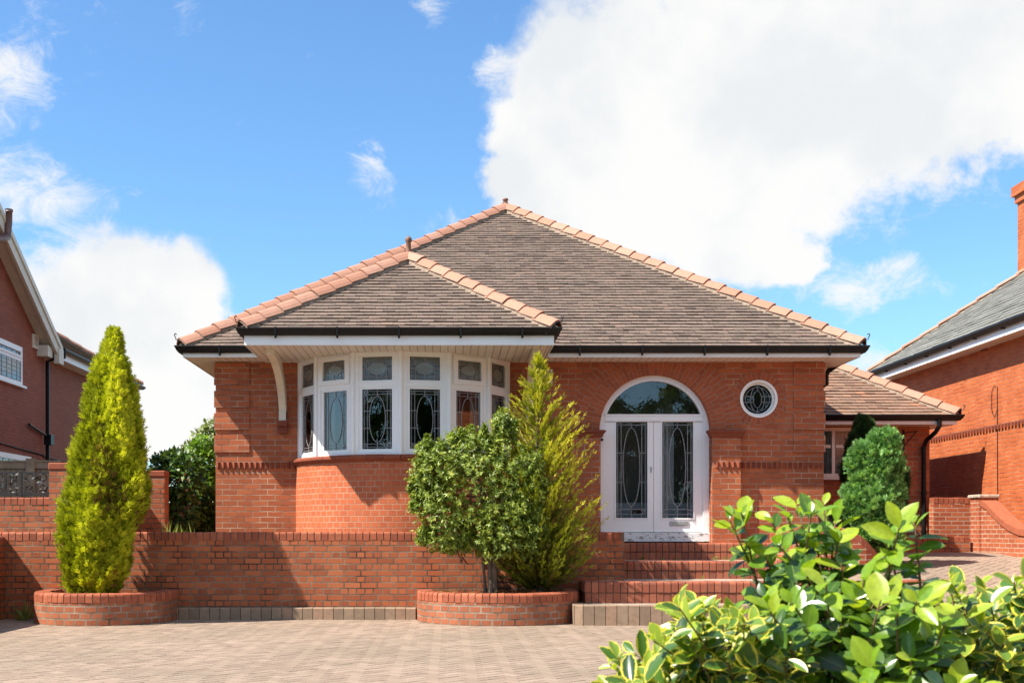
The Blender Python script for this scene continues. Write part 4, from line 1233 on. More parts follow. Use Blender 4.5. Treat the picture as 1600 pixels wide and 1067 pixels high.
# ------------------------------------------------------------------ left neighbour
def left_house():
    root = thing('brick_house', 'dark red brick house at the left edge with gable and cream barge board', 'house')
    X = -9.0; XO = -8.68
    y0, yp, y1 = 17.9, 22.4, 26.55; ez = 5.38; sl = .585
    pz = ez + (26.9 - yp) * sl
    mb = MB()
    mb.face([(X, y0, .8), (X, y1, .8), (X, y1, ez + .15), (X, yp, pz), (X, y0, ez + .15)])
    mb.face([(X - 8, y0, .8), (X, y0, .8), (X, y0, ez), (X - 8, y0, ez)])
    mb.face([(X - .12, y1, .8), (X - .12, 33.6, .8), (X - .12, 33.6, ez), (X - .12, y1, ez)])
    mb.face([(X - .12, y1, .8), (X, y1, .8), (X, y1, ez), (X - .12, y1, ez)])
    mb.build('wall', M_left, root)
    # roofs
    mb = MB()
    tile_face(mb, (X - 5, 26.95, ez), (XO, 26.95, ez), (XO, yp, pz), (X - 5, yp, pz), tw=.3) if False else None
    def slope(a, b, c, d): tile_face(mb, a, b, c, d, tw=.30)
    slope((XO, 26.98, ez), (X - 5, 26.98, ez), (X - 5, yp, pz + .02), (XO, yp, pz + .02))
    slope((X - 5, y0 - .1, ez), (XO, y0 - .1, ez), (XO, yp, pz + .02), (X - 5, yp, pz + .02))
    yb = 34.0; xe = -8.72
    slope((xe, 26.6, ez), (xe, yb, ez), (xe - 4, yb - 4, ez + 4 * .62), (xe - 4, 26.6, ez + 4 * .62))
    mb.face([(xe, yb, ez), (xe - 8, yb, ez), (xe - 4, yb - 4, ez + 2.48)], None, .4)
    rf = mb.build('roof', M_oldtile, root)
    hm, bed = MB(), MB(); hip_tiles(hm, bed, (xe, yb, ez + .05), (xe - 4, yb - 4, ez + 2.53), .4, .1, .07); hm.build('ridge_tiles', M_hip, rf); bed.build('mortar_bedding', M_bedding, rf)
    # barge board
    mb = MB(); hgt = .36
    for (ya, yb2) in ((yp, 26.9), (yp, y0 - .05)):
        za, zb = pz, ez + .0
        for (xa, xb, dz) in ((XO - .06, XO, 0), (XO, XO + .03, .0)):
            h = hgt if dz == 0 and xb == XO else .13
            q = [(ya, za - h), (yb2, zb - h), (yb2, zb - .005), (ya, za - .005)]
            for x in (xa, xb): mb.face([(x, y, z) for y, z in q])
            for k in range(4):
                p, p2 = q[k], q[(k + 1) % 4]; mb.face([(xa, p[0], p[1]), (xb, p[0], p[1]), (xb, p2[0], p2[1]), (xa, p2[0], p2[1])])
    mb.box(XO - .08, XO + .034, 26.62, 26.93, ez - .40, ez - .06)
    # soffit board between verge and wall
    mb.face([(XO - .06, yp, pz - .30), (X, yp, pz - .30), (X, 26.9, ez - .30), (XO - .06, 26.9, ez - .30)])
    mb.face([(XO - .06, yp, pz - .30), (X, yp, pz - .30), (X, y0, ez - .30), (XO - .06, y0, ez - .30)])
    mb.box(X, XO - .08, 26.2, 26.5, ez - .30, ez - .06)
    mb.build('barge_board', M_barge, root)
    mb = MB(); sweep(mb, [(xe - .03, 27.0), (xe - .03, 34.05), (xe - 6, 34.05)][::-1], [(-.02, ez - .09), (-.02, ez - .01), (-.12, ez - .01), (-.125, ez - .05), (-.07, ez - .10)]); mb.build('gutter', M_black, root)
    mb = MB(); mb.box(xe - .09, xe - .05, 27.0, 34, ez - .24, ez - .05); mb.box(X - .12, xe - .09, 27.0, 34, ez - .24, ez - .21); mb.build('fascia', M_white, root)
    Yp = 26.75
    mb = MB(); mb.tube([(xe + .05, 27.05, ez - .06), (xe + .05, 27.05, ez - .20), (X + .05, Yp, ez - .34), (X + .05, Yp, 1)], .045, 8)
    zc = wz(686, Yp); mb.box(X - .0, X + .16, Yp - .10, Yp + .12, zc - .13, zc + .10); mb.tube([(X + .06, Yp, zc + .05), (X + .06, Yp - 1.2, zc + .22)], .03, 8)
    mb.build('downpipe', M_black, root)
    mb = MB(); yq = 23.45; zq = pz - (yq - yp) * sl
    mb.tube([(X + .1, 22.2, zq - .62), (X + .36, 23.0, zq - .55), (XO + .05, yq, zq - .40), (XO + .07, yq + .02, zq - .12), (XO + .07, yq + .02, zq + .12)], .065, 10)
    mb.tube([(XO + .07, yq + .02, zq + .10), (XO + .07, yq + .02, zq + .15)], .078, 10)
    mb.build('soil_pipe', M_brownpipe, root, smooth=True)
    # cable along the wall
    mb = MB(); zz = wz(689, 24); mb.tube([(X + .02, 22, zz + .02), (X + .02, 26.6, zz - .12)], .016, 5); mb.tube([(X - .10, 26.9, zz - .12), (X - .10, 28.4, zz - .16), (X - .10, 28.5, zz - .6)], .02, 5); mb.build('cable', M_black, root)
    # windows in the gable wall: u runs along Y
    T = lambda u, d, z: (X + d, u, z)
    def win(ya, yb2, z0, z1, zt, n):
        mb = MB(); ring(mb, T, ya, yb2, z0, z1, .07, -.03, .03)
        mb.box(ya + .07, yb2 - .07, -.03, .025, zt - .035, zt + .035, T=T); ring(mb, T, ya + .07, yb2 - .07, zt + .035, z1 - .07, .045, -.03, .045)
        for k in range(1, n): u = ya + (yb2 - ya) * k / n; mb.box(u - .04, u + .04, -.03, .028, z0 + .07, zt - .035, T=T)
        mb.box(ya - .05, yb2 + .10, -.02, .09, z0 - .05, z0 - .002, T=T)
        f = mb.build('window', M_white, root)
        sheet(T, ya + .06, yb2 - .06, z0 + .06, z1 - .06, .012).build('pane', M_leftglass, f)
        mb = MB(); TT = lambda u, d, z: T(u, d + .012, z)
        m = 8
        for k in range(1, m): ribbon(mb, TT, [(ya + (yb2 - ya) * k / m, z0 + .07), (ya + (yb2 - ya) * k / m, z1 - .07)], .010)
        for k in range(1, 9): ribbon(mb, TT, [(ya + .07, z0 + (z1 - z0) * k / 9), (yb2 - .07, z0 + (z1 - z0) * k / 9)], .010)
        mb.build('leading', M_lead, f)
    yv = 9.0 * F / (700 - 33)
    z1, z0, zt = wz(543, yv), wz(603, yv), wz(563, yv)
    win(22.95, yv, z0, z1, zt, 1)
    # low kitchen window behind the fence
    yv2 = 9.0 * F / (700 - 47)
    win(23.2, yv2, wz(770, yv2), wz(714, yv2), wz(735, yv2), 2)
    yv3 = 9.0 * F / (700 - 54); zv = wz(534, yv3)
    mb = MB(); ring(mb, T, yv3 - .17, yv3 + .17, zv - .15, zv + .15, .045, 0, .04)
    for k in range(5): mb.box(yv3 - .125, yv3 + .125, .005, .03, zv - .10 + k * .042, zv - .075 + k * .042, T=T)
    mb.build('vent', M_cream, root)
M_leftglass = glass_mat('left window glass', (.35, .45, .5), 2.3)
left_house()

# ------------------------------------------------------------------ right neighbour
def right_house():
    root = thing('brick_house', 'sunlit orange brick house at the right edge with grey slate roof and chimney', 'house')
    X = 9.5; XO = 9.15; yb = 25.65; yf = 13.5; ez = 4.70
    mb = MB()
    mb.face([(X, yb, .6), (X, yf, .6), (X, yf, ez), (X, yb, ez)], [(-yb, .6), (-yf, .6), (-yf, ez), (-yb, ez)])
    mb.face([(X, yf, .6), (X + 8, yf, .6), (X + 8, yf, ez), (X, yf, ez)]); mb.face([(X + 8, yb, .6), (X, yb, .6), (X, yb, ez), (X + 8, yb, ez)])
    mb.build('wall', M_right, root)
    # string course of toothed bricks
    zb = CH + .192 * 9.5
    mb = MB(); mb.box(X - .02, X, yf, yb, zb + .02, zb + .045, r=.3)
    y = yf
    while y < yb: mb.box(X - .035, X, y, y + .06, zb - .035, zb + .018, r=random.random()); y += .12
    mb.build('string_course', M_sillbrick, root)
    mb = MB(); t = 3.3; TAN = .73; ybk = 26.0
    tile_face(mb, (XO, ybk, ez), (XO, yf - .3, ez), (XO + t, yf - .3, ez + t * TAN), (XO + t, ybk - t, ez + t * TAN), gauge=.16, tw=.28, th=.008)
    mb.face([(XO + 2 * t, ybk, ez), (XO, ybk, ez), (XO + t, ybk - t, ez + t * TAN)], None, .4)
    rf = mb.build('roof', M_slate, root)
    hm, bed = MB(), MB(); hip_tiles(hm, bed, (XO, ybk, ez + .03), (XO + t, ybk - t, ez + t * TAN + .03), .45, .07, .05); hm.build('ridge_tiles', M_hip, rf); bed.build('mortar_bedding', M_bedding, rf)
    path = [(XO + 6, ybk + .0), (XO + .02, ybk), (XO + .02, yf - .3)]
    mb = MB(); sweep(mb, path[1:], [(.0, ez - .11), (.0, ez - .02), (.10, ez - .02), (.105, ez - .05), (.06, ez - .12)]); gt = mb.build('gutter', M_black, root)
    y = 17.6
    while y < ybk: mb = MB(); mb.box(XO - .07, XO + .02, y, y + .02, ez - .135, ez - .115); mb.build('clip', M_black, gt); y += 1.05
    mb = MB(); mb.box(XO + .022, XO + .05, yf, ybk - .03, ez - .24, ez - .05); mb.build('fascia', M_white, root)
    mb = MB(); mb.face([(XO + .05, yf, ez - .235), (X + .02, yf, ez - .235), (X + .02, ybk, ez - .235), (XO + .05, ybk, ez - .235)]); mb.box(XO + .05, X + 2, ybk - .04, ybk - .01, ez - .24, ez - .05)
    mb.build('soffit', M_soffit, root)
    xc = 11.4; yc = xc * F / 890
    mb = MB(); zt = wz(292, yc)
    mb.box(xc, xc + .9, yc - 1.1, yc, 5.2, zt - .34); mb.box(xc - .04, xc + .94, yc - 1.14, yc + .04, zt - .338, zt - .20); mb.box(xc - .09, xc + .99, yc - 1.19, yc + .09, zt - .198, zt)
    mb.build('chimney', M_right, rf)
    # cable on the wall
    yk = 9.5 * F / (1560 - 700)
    mb = MB(); mb.tube([(X - .012, yk, 1.0), (X - .012, yk + .02, wz(604, yk))], .006, 5)
    loop = [(X - .014, yk + .0 + .12 * math.sin(a) + .12, wz(625, yk) + .26 * math.cos(a)) for a in np.linspace(-.3, 4.2, 22)]
    mb.tube(loop, .005, 5); mb.build('cable', M_black, root)
    mb = MB(); yv = 9.5 * F / (1538 - 700); zv = wz(543, yv); mb.box(X - .01, X, yv - .12, yv + .12, zv - .06, zv + .06); mb.build('air_brick', M_sillbrick, root)
right_house()

def right_walls():
    X = 9.0
    root = thing('garden_wall', 'orange brick wall with coping sweeping down in a curve along the right of the drive', 'wall')
    pts = [(20.2, 1.77), (19.98, 1.70), (19.75, 1.58), (19.5, 1.46), (19.2, 1.35), (18.85, 1.275), (18.4, 1.25), (14, 1.25)]
    mb = MB(); mb2 = MB(); mb3 = MB()
    for (a, b) in zip(pts, pts[1:]):
        q = [(X, a[0], .0), (X, b[0], .0), (X, b[0], b[1] - .10), (X, a[0], a[1] - .10)]
        mb.face(q, [(-a[0], 0), (-b[0], 0), (-b[0], b[1] - .1), (-a[0], a[1] - .1)])
        mb.face([(X + .22, p[1], p[2]) for p in q][::-1])
        L = math.hypot(b[0] - a[0], b[1] - a[1])
        A = [(X - .02, a[0], a[1] - .1), (X - .02, a[0], a[1]), (X + .25, a[0], a[1]), (X + .25, a[0], a[1] - .1)]
        B = [(X - .02, b[0], b[1] - .1), (X - .02, b[0], b[1]), (X + .25, b[0], b[1]), (X + .25, b[0], b[1] - .1)]
        for k in range(4): mb2.face([A[k], A[(k + 1) % 4], B[(k + 1) % 4], B[k]], None, .6)
    mb.build('brickwork', M_rwall, root); mb2.build('coping', M_coping, root)
    mb = MB(); mb.box(X - .03, X + .27, 20.202, 20.55, .5, 1.80); pl = mb.build('pillar', M_rwall, root)
    mb = MB(); mb.box(X - .06, X + .30, 20.16, 20.60, 1.802, 1.86); mb.build('cap', M_stone, pl, bevel=.012)
    g = thing('garden_wall', 'pale jointed brick wall closing the gap between the side wing and right house', 'wall')
    Y = 20.95; mb = MB(); strip(mb, [(8.50, Y), (9.3, Y)], .6, 1.73); strip(mb, [(8.50, Y), (9.3, Y)], .6, 1.73, -.2, True); mb.face([(8.5, Y, .6), (8.5, Y + .2, .6), (8.5, Y + .2, 1.73), (8.5, Y, 1.73)]); mb.build('brickwork', M_rwall, g)
    mb = MB(); units(mb, [(8.5, Y), (9.3, Y)], bull(.2, .003, .10, .01), .09, .012, lambda s: 1.73); mb.build('coping', M_coping, g)
    h = thing('garden_wall', 'knee high brick bed wall in front of the side wing and its drainpipe', 'wall')
    Y = 20.42; p = [(5.95, Y), (8.90, Y)]
    mb = MB(); strip(mb, p, .6, 1.05); strip(mb, p, .6, 1.05, -.2, True); mb.face([(8.9, Y, .6), (8.9, Y + .2, .6), (8.9, Y + .2, 1.05), (8.9, Y, 1.05)]); mb.build('brickwork', M_garden, h)
    mb = MB(); units(mb, p, bull(.2, .003, .10, .01), .09, .010, lambda s: 1.05); mb.build('coping', M_coping, h)
right_walls()

# black bin behind the ramped wall
def build_bin():
    root = thing('wheelie_bin', 'black plastic bin half hidden behind the ramped wall and juniper', 'bin')
    x, y, z = 5.95, 18.1, .78
    mb = MB()
    a = [(x - .22, y - .22, z + .06), (x + .22, y - .22, z + .06), (x + .22, y + .22, z + .06), (x - .22, y + .22, z + .06)]
    b = [(x - .27, y - .28, z + .70), (x + .27, y - .28, z + .70), (x + .27, y + .30, z + .70), (x - .27, y + .30, z + .70)]
    for k in range(4): mb.face([a[k], a[(k + 1) % 4], b[(k + 1) % 4], b[k]])
    mb.face(a[::-1]); mb.build('body', M_black, root, bevel=.03)
    mb = MB(); n = 10
    for k in range(n):
        t0, t1 = math.pi * k / n, math.pi * (k + 1) / n
        q0 = (x - .29 * math.cos(t0), z + .70 + .13 * math.sin(t0)); q1 = (x - .29 * math.cos(t1), z + .70 + .13 * math.sin(t1))
        mb.face([(q0[0], y - .30, q0[1]), (q1[0], y - .30, q1[1]), (q1[0], y + .32, q1[1]), (q0[0], y + .32, q0[1])])
    for yy in (y - .30, y + .32): mb.face([(x - .29 * math.cos(math.pi * k / n), yy, z + .70 + .13 * math.sin(math.pi * k / n)) for k in range(n + 1)])
    mb.build('lid', M_black, root, smooth=False)
    for s in (-1, 1):
        mb = MB(); mb.tube([(x + s * .24, y + .2, z + .09), (x + s * .28, y + .2, z + .09)], .09, 14); mb.build('wheel', M_black, root)
build_bin()

# ------------------------------------------------------------------ planting
def nrm(a): return a / np.maximum(1e-9, np.linalg.norm(a, axis=1, keepdims=True))
def foliage(name, mat, tv, tf, tuv, pos, dirn, up, scale, rnd, parent=None, smooth=False, xs=None):
    """many leaves from one template: +y along the leaf, +z its upper face"""
    pos, dirn, up = map(lambda a: np.asarray(a, dtype=np.float64), (pos, dirn, up)); scale = np.asarray(scale); rnd = np.asarray(rnd)
    y = nrm(dirn); x = nrm(np.cross(y, up) + 1e-6); z = np.cross(x, y)
    tv = np.asarray(tv, dtype=np.float64); N, n = len(pos), len(tv)
    sx = scale if xs is None else scale * np.asarray(xs)
    V = pos[:, None, :] + sx[:, None, None] * tv[None, :, 0:1] * x[:, None, :] + scale[:, None, None] * (tv[None, :, 1:2] * y[:, None, :] + tv[None, :, 2:3] * z[:, None, :])
    V = V.reshape(-1, 3)
    ls = np.concatenate([np.array(f) for f in tf]); cnt = np.array([len(f) for f in tf])
    loops = (ls[None, :] + (np.arange(N) * n)[:, None]).ravel()
    tot = np.tile(cnt, N); start = np.concatenate([[0], np.cumsum(tot)[:-1]])
    me = bpy.data.meshes.new(name)
    me.vertices.add(len(V)); me.vertices.foreach_set('co', V.astype(np.float32).ravel())
    me.loops.add(len(loops)); me.loops.foreach_set('vertex_index', loops.astype(np.int32))
    me.polygons.add(len(tot)); me.polygons.foreach_set('loop_start', start.astype(np.int32)); me.polygons.foreach_set('loop_total', tot.astype(np.int32))
    me.update(calc_edges=True)
    uv = me.uv_layers.new(name='UVMap'); U = np.asarray(tuv, dtype=np.float32)[ls]
    uv.data.foreach_set('uv', np.tile(U, (N, 1)).ravel())
    at = me.attributes.new('rnd', 'FLOAT', 'FACE'); at.data.foreach_set('value', np.repeat(rnd, len(tf)).astype(np.float32))
    me.materials.append(mat)
    if smooth: me.polygons.foreach_set('use_smooth', np.ones(len(tot), dtype=bool))
    me.validate(); me.update()
    o = bpy.data.objects.new(name, me); scene.collection.objects.link(o)
    if parent: o.parent = parent
    return o

def tmpl_blades(spec):
    """flat diamond blades: (base x, y, z, angle, length, width, lift)"""
    v, f, uv = [], [], []
    for (bx, by, bz, an, L, w, li) in spec:
        c, s = math.sin(an), math.cos(an); i = len(v)
        for (a, b, h) in ((0, 0, 0), (-w, .45, .5), (0, 1, 1), (w, .45, .5)):
            px, py = bx + c * L * b + s * a * L, by + s * L * b - c * a * L
            v.append((px, py, bz + li * h)); uv.append((b, .5 + a))
        f.append((i, i + 1, i + 2, i + 3))
    return v, f, uv
T_SPRAY = tmpl_blades([(0, 0, 0, 0, 1, .09, .06), (0, .15, .02, .7, .55, .13, .14), (0, .15, 0, -.7, .55, .13, .02), (0, .4, .03, .6, .48, .13, -.06), (0, .4, .03, -.6, .48, .13, .12), (0, .62, .05, .5, .36, .15, .08), (0, .62, .05, -.5, .36, .15, -.04)])
T_LEAF = ([(0, 0, 0), (-.19, .42, .05), (0, .42, 0), (.19, .42, .05), (0, 1, -.07)], [(0, 2, 1), (0, 3, 2), (1, 2, 4), (2, 3, 4)], [(0, .5), (.42, 0), (.42, .5), (.42, 1), (1, .5)])
def big_leaf(w=.27, curl=.16, fold=.07):
    prof = [(0, .02), (.10, .30), (.28, .80), (.50, 1.0), (.72, .86), (.88, .50), (1.0, .03)]
    v, uv, f = [], [], []
    for t, h in prof:
        for k, s in enumerate((-1, -.55, 0, .55, 1)):
            v.append((s * h * w, t, fold * (abs(s) ** 1.3) * h - curl * t * t)); uv.append((t, .5 + s * .5))
    for i in range(len(prof) - 1):
        for k in range(4): a = i * 5 + k; f.append((a, a + 1, a + 6, a + 5))
    return v, f, uv
T_BIG = big_leaf(); T_ROUND = big_leaf(.25, .10, .10)

def fbm(p, seed=0):
    r = np.random.default_rng(seed); o = np.zeros(len(p))
    for k in range(9):
        fr = r.normal(size=3); fr = fr / np.linalg.norm(fr) * (1.4 * 1.45 ** k); o += np.sin(p @ fr + r.uniform(0, 6.28)) / (1.28 ** k)
    return o / 3.2

# tall golden cypress
def build_cypress():
    root = thing('cypress_tree', 'tall golden green columnar cypress in the left planter', 'tree')
    bx, by, z0 = -4.63, 16.18, .36
    S = by / F
    edge = [(930, 116, 186), (915, 106, 194), (890, 102, 203), (865, 103, 206), (845, 98, 209), (820, 96, 214), (795, 98, 227), (765, 107, 229), (735, 115, 223), (700, 122, 219), (665, 133, 216),
            (630, 140, 210), (595, 146, 201), (565, 153, 194), (545, 161, 191), (528, 167, 188), (516, 172, 182)]
    zz = np.array([wz(p, by) for p, _, _ in edge]); rr = np.array([(b - a) / 2 * S for _, a, b in edge]); cc = np.array([wx((a + b) / 2, by) for _, a, b in edge])
    N = 17000
    z = RNG.uniform(zz[0], zz[-1], N * 2); keep = RNG.uniform(0, rr.max(), N * 2) < np.interp(z, zz, rr) + .1; z = z[keep][:N]
    n = len(z); th = RNG.uniform(0, 2 * math.pi, n)
    q = np.stack([np.cos(th) * 2.6, np.sin(th) * 2.6, z * .8], 1)
    q2 = np.stack([np.cos(th) * 3.2, np.sin(th) * 3.2, z * 2.6], 1)
    lob = .97 + .19 * fbm(q, 3) + .22 * fbm(q2, 5) + .12 * fbm(q2 * 2.5, 6)
    depth = 1 - np.abs(RNG.normal(0, .13, n))
    r = np.interp(z, zz, rr) * lob * np.clip(depth + .10 * np.maximum(0, RNG.normal(0, .6, n)) * (RNG.uniform(0, 1, n) < .25), .35, 1.14)
    pos = np.stack([np.interp(z, zz, cc) + np.cos(th) * r, by + np.sin(th) * r * .92, z], 1)
    out = np.stack([np.cos(th), np.sin(th), np.zeros(n)], 1)
    d = out * .55 + np.array([0, 0, 1.0]) + RNG.normal(0, .28, (n, 3))
    up = out + RNG.normal(0, .5, (n, 3))
    clump = fbm(np.stack([np.cos(th) * 3, np.sin(th) * 3, z * 2.2], 1), 9)
    rnd = np.clip(.56 + .26 * clump + 1.1 * (lob - 1) + RNG.normal(0, .13, n) - .8 * np.clip(.93 - depth, 0, 1) + .10 * (z - 2) / 2, 0, 1)  # sprays in crevices and deep inside darkened in colour to stand for shade
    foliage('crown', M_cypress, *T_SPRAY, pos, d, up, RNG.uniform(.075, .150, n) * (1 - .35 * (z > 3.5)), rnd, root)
    # a few dry brown patches on the shaded side
    k = (clump < -.15) & (np.cos(th) > -.3) & (z < 2.7) & (RNG.uniform(0, 1, n) < .55)
    foliage('dry_fronds', M_brownleaf, *T_SPRAY, pos[k] + out[k] * .02, d[k], up[k], RNG.uniform(.06, .11, k.sum()), RNG.uniform(0, 1, k.sum()), root)
    mb = MB(); mb.tube([(bx, by, .3), (bx + .08, by, 1.5), (bx + .12, by, 3.4)], [.08, .06, .02], 8); mb.build('trunk', M_bark, root)
build_cypress()

# rounded shrub with bare stems
def build_shrub():
    root = thing('round_shrub', 'rounded glossy green shrub on bare stems in the right planter', 'shrub')
    by = 16.15
    cx, cz = wx(752, by), wz(768, by)
    lobes = [(752, 762, 92, 82), (690, 745, 46, 50), (800, 740, 52, 58), (700, 810, 55, 45), (790, 810, 50, 42), (740, 710, 45, 40), (667, 720, 20, 24), (785, 668, 18, 30), (672, 770, 30, 34), (820, 770, 34, 40), (715, 692, 16, 18), (830, 725, 22, 24), (655, 775, 14, 18), (652, 748, 12, 14), (800, 672, 12, 20), (762, 690, 14, 16), (690, 700, 10, 14), (675, 700, 10, 10), (660, 700, 9, 10), (668, 688, 6, 12), (722, 678, 6, 10), (757, 676, 6, 12), (778, 655, 7, 12), (705, 684, 6, 8), (645, 762, 8, 9), (648, 790, 8, 8), (735, 685, 10, 14), (845, 755, 12, 16), (840, 800, 14, 18), (665, 835, 18, 16), (700, 855, 16, 10), (735, 672, 7, 10), (705, 838, 48, 26), (790, 842, 56, 34), (748, 848, 50, 18), (820, 830, 40, 44)]
    P, D, U, Sx, Rn = [], [], [], [], []
    for (px, py, rx, ry) in lobes:
        m = int(2.5 * (rx * ry) ** .5 * 2.8) + 16
        c = np.array([wx(px, by), by + RNG.uniform(-.12, .12), wz(py, by)]); rad = np.array([rx, (rx + ry) / 2 * .85, ry]) * by / F
        v = nrm(RNG.normal(size=(m, 3))); depth = 1 - np.abs(RNG.normal(0, .20, m)); depth = np.clip(depth, .3, 1.05)
        p = c + v * rad * depth[:, None] * (1 + .16 * RNG.normal(size=(m, 1)))
        for a, b, dp in zip(p, v, depth):
            k = RNG.integers(8, 13); ax = b + np.array([0, -.1, .55]); ax /= np.linalg.norm(ax)
            tone = RNG.normal(0, .10)
            for q in range(k):
                s = RNG.normal(size=3); s -= ax * s.dot(ax); s /= np.linalg.norm(s) + 1e-6
                dd = ax * RNG.uniform(.15, .9) + s
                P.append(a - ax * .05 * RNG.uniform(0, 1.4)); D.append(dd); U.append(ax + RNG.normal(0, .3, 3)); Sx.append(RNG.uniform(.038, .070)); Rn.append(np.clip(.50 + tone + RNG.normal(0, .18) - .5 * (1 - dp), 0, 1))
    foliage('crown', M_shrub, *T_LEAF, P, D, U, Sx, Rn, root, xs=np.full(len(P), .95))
    base = (wx(768, by), by, .38)
    for k, (tx, tz, off, r) in enumerate(((760, 815, -.02, .036), (772, 790, .03, .045), (735, 800, -.07, .022))):
        mb = MB(); t = (wx(tx, by), by + .05, wz(tz, by)); b = (base[0] + off, by + (k - 1) * .04, .36)
        mb.tube([b, ((b[0] * .7 + t[0] * .3) + .01, by, (b[2] + t[2]) / 2), t], [r, r * .8, r * .55], 8)
        for q in range(7):
            e = (t[0] + random.uniform(-.55, .55), by + random.uniform(-.35, .35), t[2] + random.uniform(-.05, .6)); mb.tube([t, ((t[0] + e[0]) / 2 + random.uniform(-.05, .05), (t[1] + e[1]) / 2, (t[2] + e[2]) / 2 + .04), e], [r * .5, r * .35, r * .15], 5)
        mb.build('stem', M_bark, root)
build_shrub()

def build_litter():
    m = 260
    pos = np.stack([RNG.uniform(-.25, 1.6, m), RNG.uniform(15.95, 16.75, m), np.full(m, .375) + RNG.uniform(0, .05, m)], 1)
    d = np.stack([RNG.normal(0, 1, m), RNG.normal(0, 1, m), RNG.uniform(0, .35, m)], 1)
    o = foliage('leaf_litter', M_brownleaf, *T_LEAF, pos, d, RNG.normal(0, .4, (m, 3)) + np.array([0, 0, 1]), RNG.uniform(.04, .12, m), RNG.uniform(0, 1, m), None, xs=np.full(m, .5))
    tag(o, 'dry leaves and twigs lying on the soil under the rounded shrub', 'leaf litter', None, 'stuff')
build_litter()

# thin golden conifer behind it
def build_conifer():
    root = thing('golden_conifer', 'feathery yellow green conifer behind the rounded shrub, beside the door', 'tree')
    by = 16.42; bx = wx(842, by)
    z0 = .42
    mb = MB(); mb.tube([(bx + .02, by, .34), (bx, by, 1.6), (bx - .02, by, 2.6), (bx, by, wz(560, by))], [.045, .035, .018, .005], 7); mb.build('trunk', M_bark, root)
    prof = [(908, 20), (893, 58), (865, 78), (825, 84), (780, 80), (740, 77), (700, 74), (670, 66), (645, 54), (620, 40), (600, 26), (580, 13), (560, 5)]
    zz = np.array([wz(p, by) for p, _ in prof]); rr = np.array([r * by / F for _, r in prof])
    P, D, U, S, Rn = [], [], [], [], []
    mbr = MB(); nb = 400
    for k in range(nb + 150):
        f = (k + RNG.uniform(0, 1)) / nb if k < nb else RNG.uniform(.0, .36); ztip = zz[0] + .06 + (zz[-1] - zz[0] - .02) * f
        th = RNG.uniform(0, 2 * math.pi); rmax = np.interp(ztip, zz, rr) * RNG.uniform(.55, 1.30)
        zb = max(z0, ztip - rmax * RNG.uniform(.55, 1.15) - .03)
        o = np.array([math.cos(th), math.sin(th) * .85, 0]); a = np.array([bx, by, zb]); t = np.array([bx, by, ztip]) + o * rmax
        n = int(6 + 30 * np.linalg.norm(t - a)); sag = RNG.uniform(-.04, .07)
        ax = (t - a); ax /= np.linalg.norm(ax)
        if k % 2 == 0: mbr.tube([a, (a + t) / 2 + np.array([0, 0, -sag]), t], [.007, .005, .002], 4)
        hi = float(np.clip((ztip - 1.15) / 1.3, 0, 1)); tone = RNG.normal(0, .08)
        for q in range(n):
            s = .12 + .88 * (q + RNG.uniform(0, 1)) / n
            p = a + (t - a) * s + np.array([0, 0, -sag * math.sin(math.pi * s)])
            d = ax * 1.2 + RNG.normal(0, .34, 3) + np.array([0, 0, .15])
            P.append(p + RNG.normal(0, .010, 3)); D.append(d); U.append(np.array([o[0] * .4, o[1] * .4, .8]) + RNG.normal(0, .5, 3))
            S.append(RNG.uniform(.07, .14) * (1.1 - .4 * s))
            Rn.append(np.clip(.16 + .28 * s + .54 * hi * (.35 + .65 * s) + .22 * max(0, o[0]) * s * s + tone + RNG.normal(0, .08), 0, 1))  # golden tips; right side and top also lightened in colour as if sunlit
    mbr.build('branches', M_twig, root)
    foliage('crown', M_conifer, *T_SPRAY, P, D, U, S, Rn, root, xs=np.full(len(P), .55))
    m = 420
    z = RNG.uniform(.5, 1.1, m); th = RNG.uniform(0, 6.28, m); r = np.interp(z, zz, rr) * RNG.uniform(.2, .8, m)
    pos = np.stack([bx + np.cos(th) * r, by + np.sin(th) * r * .8, z], 1); d = np.stack([np.cos(th), np.sin(th), RNG.uniform(-.6, .3, m)], 1)
    foliage('dry_fronds', M_brownleaf, *T_SPRAY, pos, d, RNG.normal(size=(m, 3)), RNG.uniform(.06, .12, m), RNG.uniform(0, 1, m), root)
build_conifer()

def build_juniper(name, label, mat, by, shapes, zb, n_per=60, seed=1, size=(.06, .14)):
    root = thing(name, label, 'shrub', None)
    P, D, U, S, Rn = [], [], [], [], []
    for (px, py, rx, ry) in shapes:
        m = int(n_per * (rx * ry / 22 + 4))
        c = np.array([wx(px, by), by, wz(py, by)]); rad = np.array([rx, rx * .9, ry]) * by / F
        v = nrm(RNG.normal(size=(m, 3))); lob = 1 + .24 * fbm(v * 3.2 + px, seed) + .22 * fbm(v * 8 + px, seed + 3); dp = np.clip(1 - np.abs(RNG.normal(0, .13, m)), .4, 1.05)
        p = c + v * rad * (lob * dp)[:, None]
        d = v * .8 + np.array([-.05, -.1, .85]) + RNG.normal(0, .3, (m, 3))
        P.append(p); D.append(d); U.append(v + RNG.normal(0, .5, (m, 3))); S.append(RNG.uniform(*size, m)); Rn.append(np.clip(.58 + 1.5 * (lob - 1) + RNG.normal(0, .16, m) - .9 * (1 - dp), 0, 1))  # shade between the lumps put into the colour: hollows and inner sprays darker
    foliage('crown', mat, *T_SPRAY, np.vstack(P), np.vstack(D), np.vstack(U), np.hstack(S), np.hstack(Rn), root)
    mb = MB(); x = wx(shapes[0][0], by); mb.tube([(x, by, zb - .1), (x, by, zb + .8), (x + .05, by, zb + 1.5)], [.06, .05, .02], 8); mb.build('trunk', M_bark, root)
